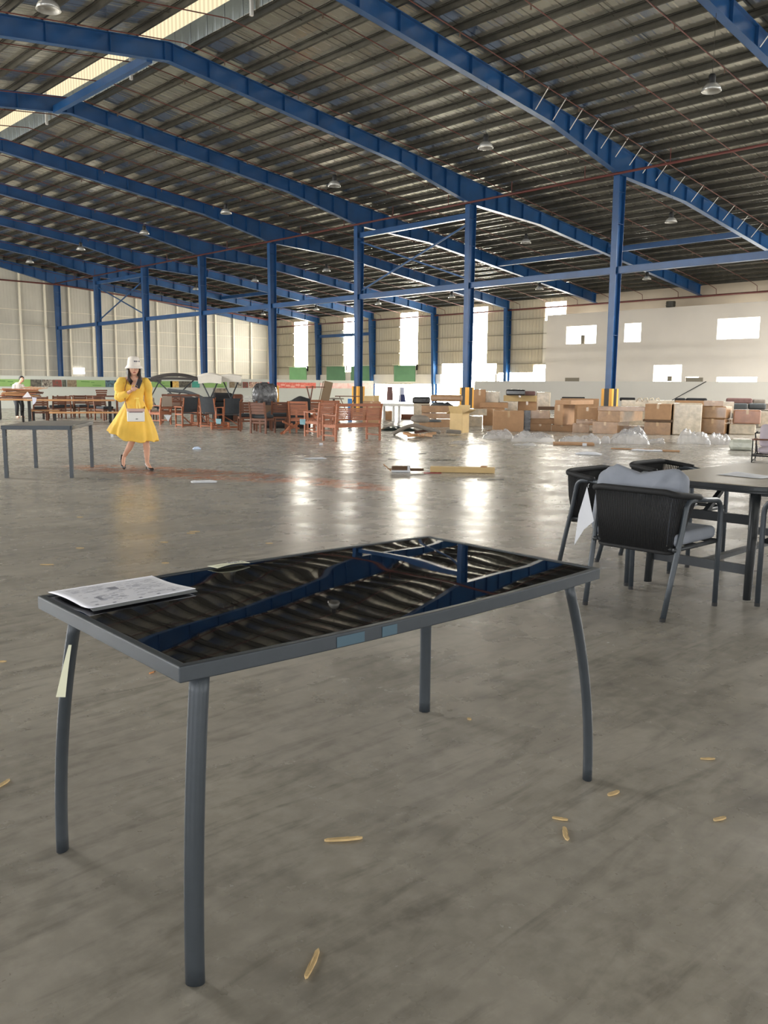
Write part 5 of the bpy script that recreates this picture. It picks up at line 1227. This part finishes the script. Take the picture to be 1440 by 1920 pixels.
# wood splinters near the viewer
def splinter(px, py, lp, ap, th, lab, wmul=1):
    P = gp(px, py); s = (P-CAM).dot(_F)/F_PX
    A, B = gp(px-lp/2*math.cos(ap), py+lp/2*math.sin(ap)), gp(px+lp/2*math.cos(ap), py-lp/2*math.sin(ap))
    L_ = (B-A).length; a = math.atan2(B.y-A.y, B.x-A.x); w = .008*wmul
    prof = [(-.5,.25),(-.42,.9),(-.1,1.0),(.2,.75),(.38,.9),(.5,.15),(.42,-.5),(.1,-.9),(-.25,-.7),(-.46,-.4)]
    m = MB().prism([(L_*x, w*y) for x, y in prof], .001, th); m.add([(v.x, v.y, v.z) for v in [Vector((-.3*L_, w*.2, th)), Vector((.3*L_, w*.1, th)), Vector((.1*L_, w*.6, th+.002))]], [(0,1,2)])
    o = m.build('wood_splinter', CHIP, None); o.location = ((A.x+B.x)/2, (A.y+B.y)/2, 0); o.rotation_euler = (0,0,a); return tag(o, lab, 'wood splinter', 'wood splinters scattered on the near floor')
for a in ((644,1576,72,.07,.008,'long wood splinter between the table legs, lying level',.9), (586,1810,60,1.15,.008,'long wood splinter at the bottom middle of the photo, standing upright in view',.9), (1050,1537,30,-.15,.006,'wood splinter, upper of the pair right below the right table leg',.8),
          (1060,1565,26,-1.3,.006,'short upright splinter, lower of the pair below the right table leg',1.1), (1151,1489,22,.4,.006,'pale splinter right of the right table leg foot',1.2), (1350,1537,24,.25,.006,'pale splinter at the right, nearest the right edge',1), (1327,1424,28,0,.005,'thin splinter at right, highest of the near ones',.8),
          (8,1470,26,.6,.006,'splinter at the left edge of the photo',1)): splinter(*a)
for k, (px, py, l) in enumerate(((88,1059,26),(150,1028,16),(358,1000,16),(308,1017,14),(310,1056,14),(150,970,12),(365,997,20),(5,1241,14),(505,1019,14),(880,1349,8))):
    splinter(px, py, l, 0, .004, 'tiny pale splinter far off on the grey floor', 1.5)['group'] = 'tiny splinters farther off'
o = thing('cigarette_butt', 'tiny cigarette butt on the floor under the near left table corner', 'cigarette butt', gp(286, 1262), .2)
MB().tube([(-.018,0,.004),(.006,0,.004)], .004, 8).build('filter', mat('filter_orange', (200,140,90), .7), o); MB().tube([(.006,0,.004),(.016,0,.004)], .0038, 8).build('burnt_end', CARDD, o)

# lounge armchair at the right edge
P = gp(1409, 867); yw0 = math.atan2(-P.x, P.y)
t = thing('lounge_armchair', 'black framed lounge armchair with pale lilac grey cushions at the right edge', 'chair', (P.x, P.y, 0), yw0)
s = (P-CAM).dot(_F)/F_PX; W = .66; D = .7; h = 34*s*1.1
LC = mat('lilac_grey_fabric', (178,168,176), .85, 0, .08, 6)
ch_ = MB()
for (x, y) in ((0,0), (.06,.5)): MB().beam((x, y, 0), (x, y, .42), .022, .022).build('leg', BLACKR, t)
for (x, y) in ((W,-.05), (W,.5)): MB().beam((x, y, 0), (x, y, .42), .03, .03).build('leg', BLACKR, t)
MB().beam((0,0,.03),(.06,.5,.03),.02,.02).beam((0,0,.13),(W,-.05,.12),.03,.03).beam((.06,.5,.13),(W,.5,.13),.03,.03).beam((0,0,.13),(.06,.5,.13),.03,.03).build('seat_frame', BLACKR, t)
MB().beam((0,-.02,.425),(.06,.52,.425),.05,.02).build('armrest', TEAKD, t); MB().beam((W,-.05,.425),(W,.52,.425),.05,.02).build('armrest', TEAKD, t); MB().beam((0.02,0.0,.43),(W,.0,.43),.04,.03).build('armrest_front', TEAKD, t)
MB().tube([(.09,.4,.15),(.06,.55,.35),(.03,.62,.52),(.08,.63,.55)], .012, 6).tube([(.03,.62,.52),(W,.62,.55)], .012, 6).build('back_frame', BLACKR, t, True)
o = cushion_mesh(W-.08, .5, .14, 8, .3, .004).build('seat_pad', LC, t, True); o.location = (W/2+.05, .25, .22)
o = cushion_mesh(W-.1, .46, .16, 9, .6, .006).build('back_pad', LC, t, True); o.location = (W/2+.06, .45, .48); o.rotation_euler = (1.25,0,0)

# ------------------------------------------------------------------ light
wd = bpy.data.worlds.new('sky'); sc.world = wd; wd.use_nodes = True; bgk = wd.node_tree.nodes['Background']
bgk.inputs[0].default_value = (.80,.90,1.0,1); bgk.inputs[1].default_value = .6
def area(name, loc_, rot, sx, sy, power, col=(1,1,1)):
    l = bpy.data.lights.new(name, 'AREA'); l.shape = 'RECTANGLE'; l.size = sx; l.size_y = sy; l.energy = power; l.color = col
    o = bpy.data.objects.new(name, l); COL.objects.link(o); o.location = loc_; o.rotation_euler = rot; return o
# daylight through the loading doors behind the viewer, and added fill lamps under the roof, out of view, to brighten floor and walls
for k, d_ in enumerate(dl): area('door_daylight', (X0+.1, (d_[0]+d_[1])/2, 2.75), (0, -PI/2, 0), 5.4, d_[1]-d_[0], 1900, (.97,.98,1))
for k, d_ in enumerate(df): area('door_daylight', ((d_[0]+d_[1])/2, Y0+.1, 2.75), (PI/2, 0, 0), d_[1]-d_[0], 5.4, 1900, (1,.99,.97))
for (x, y, sx_, sy_) in ((-3, 34, 3, 24), (-3, 58, 3, 20), (-9, 48, 3, 40), (30, 0, 3, 14), (37, 2, 3, 18), (44, 4, 3, 22)):
    p_ = (170 if x < 0 else 130)*sx_*sy_
    area('added_fill_light', (x, y, ZT(x)+.1), (0, -math.atan(.122) if x < 15 else math.atan(.122), 0), sx_, sy_, p_, (1,.985,.95))

# ------------------------------------------------------------------ camera and view
cd = bpy.data.cameras.new('camera'); co = bpy.data.objects.new('camera', cd); COL.objects.link(co)
cd.sensor_fit = 'VERTICAL'; cd.sensor_height = 36.0; cd.lens = F_PX/1920*36.0; cd.clip_start = .05; cd.clip_end = 300
M3 = Matrix((_R, _U, -_F)).transposed(); co.matrix_world = Matrix.Translation(CAM) @ M3.to_4x4(); sc.camera = co
vs_ = sc.view_settings; vs_.view_transform = 'Standard'; vs_.look = 'None'; vs_.gamma = 1; vs_.use_curve_mapping = False; vs_.exposure = 0.0
sc.cycles.use_denoising = True; sc.cycles.max_bounces = 7; sc.cycles.diffuse_bounces = 4; sc.cycles.glossy_bounces = 4; sc.cycles.sample_clamp_indirect = 6
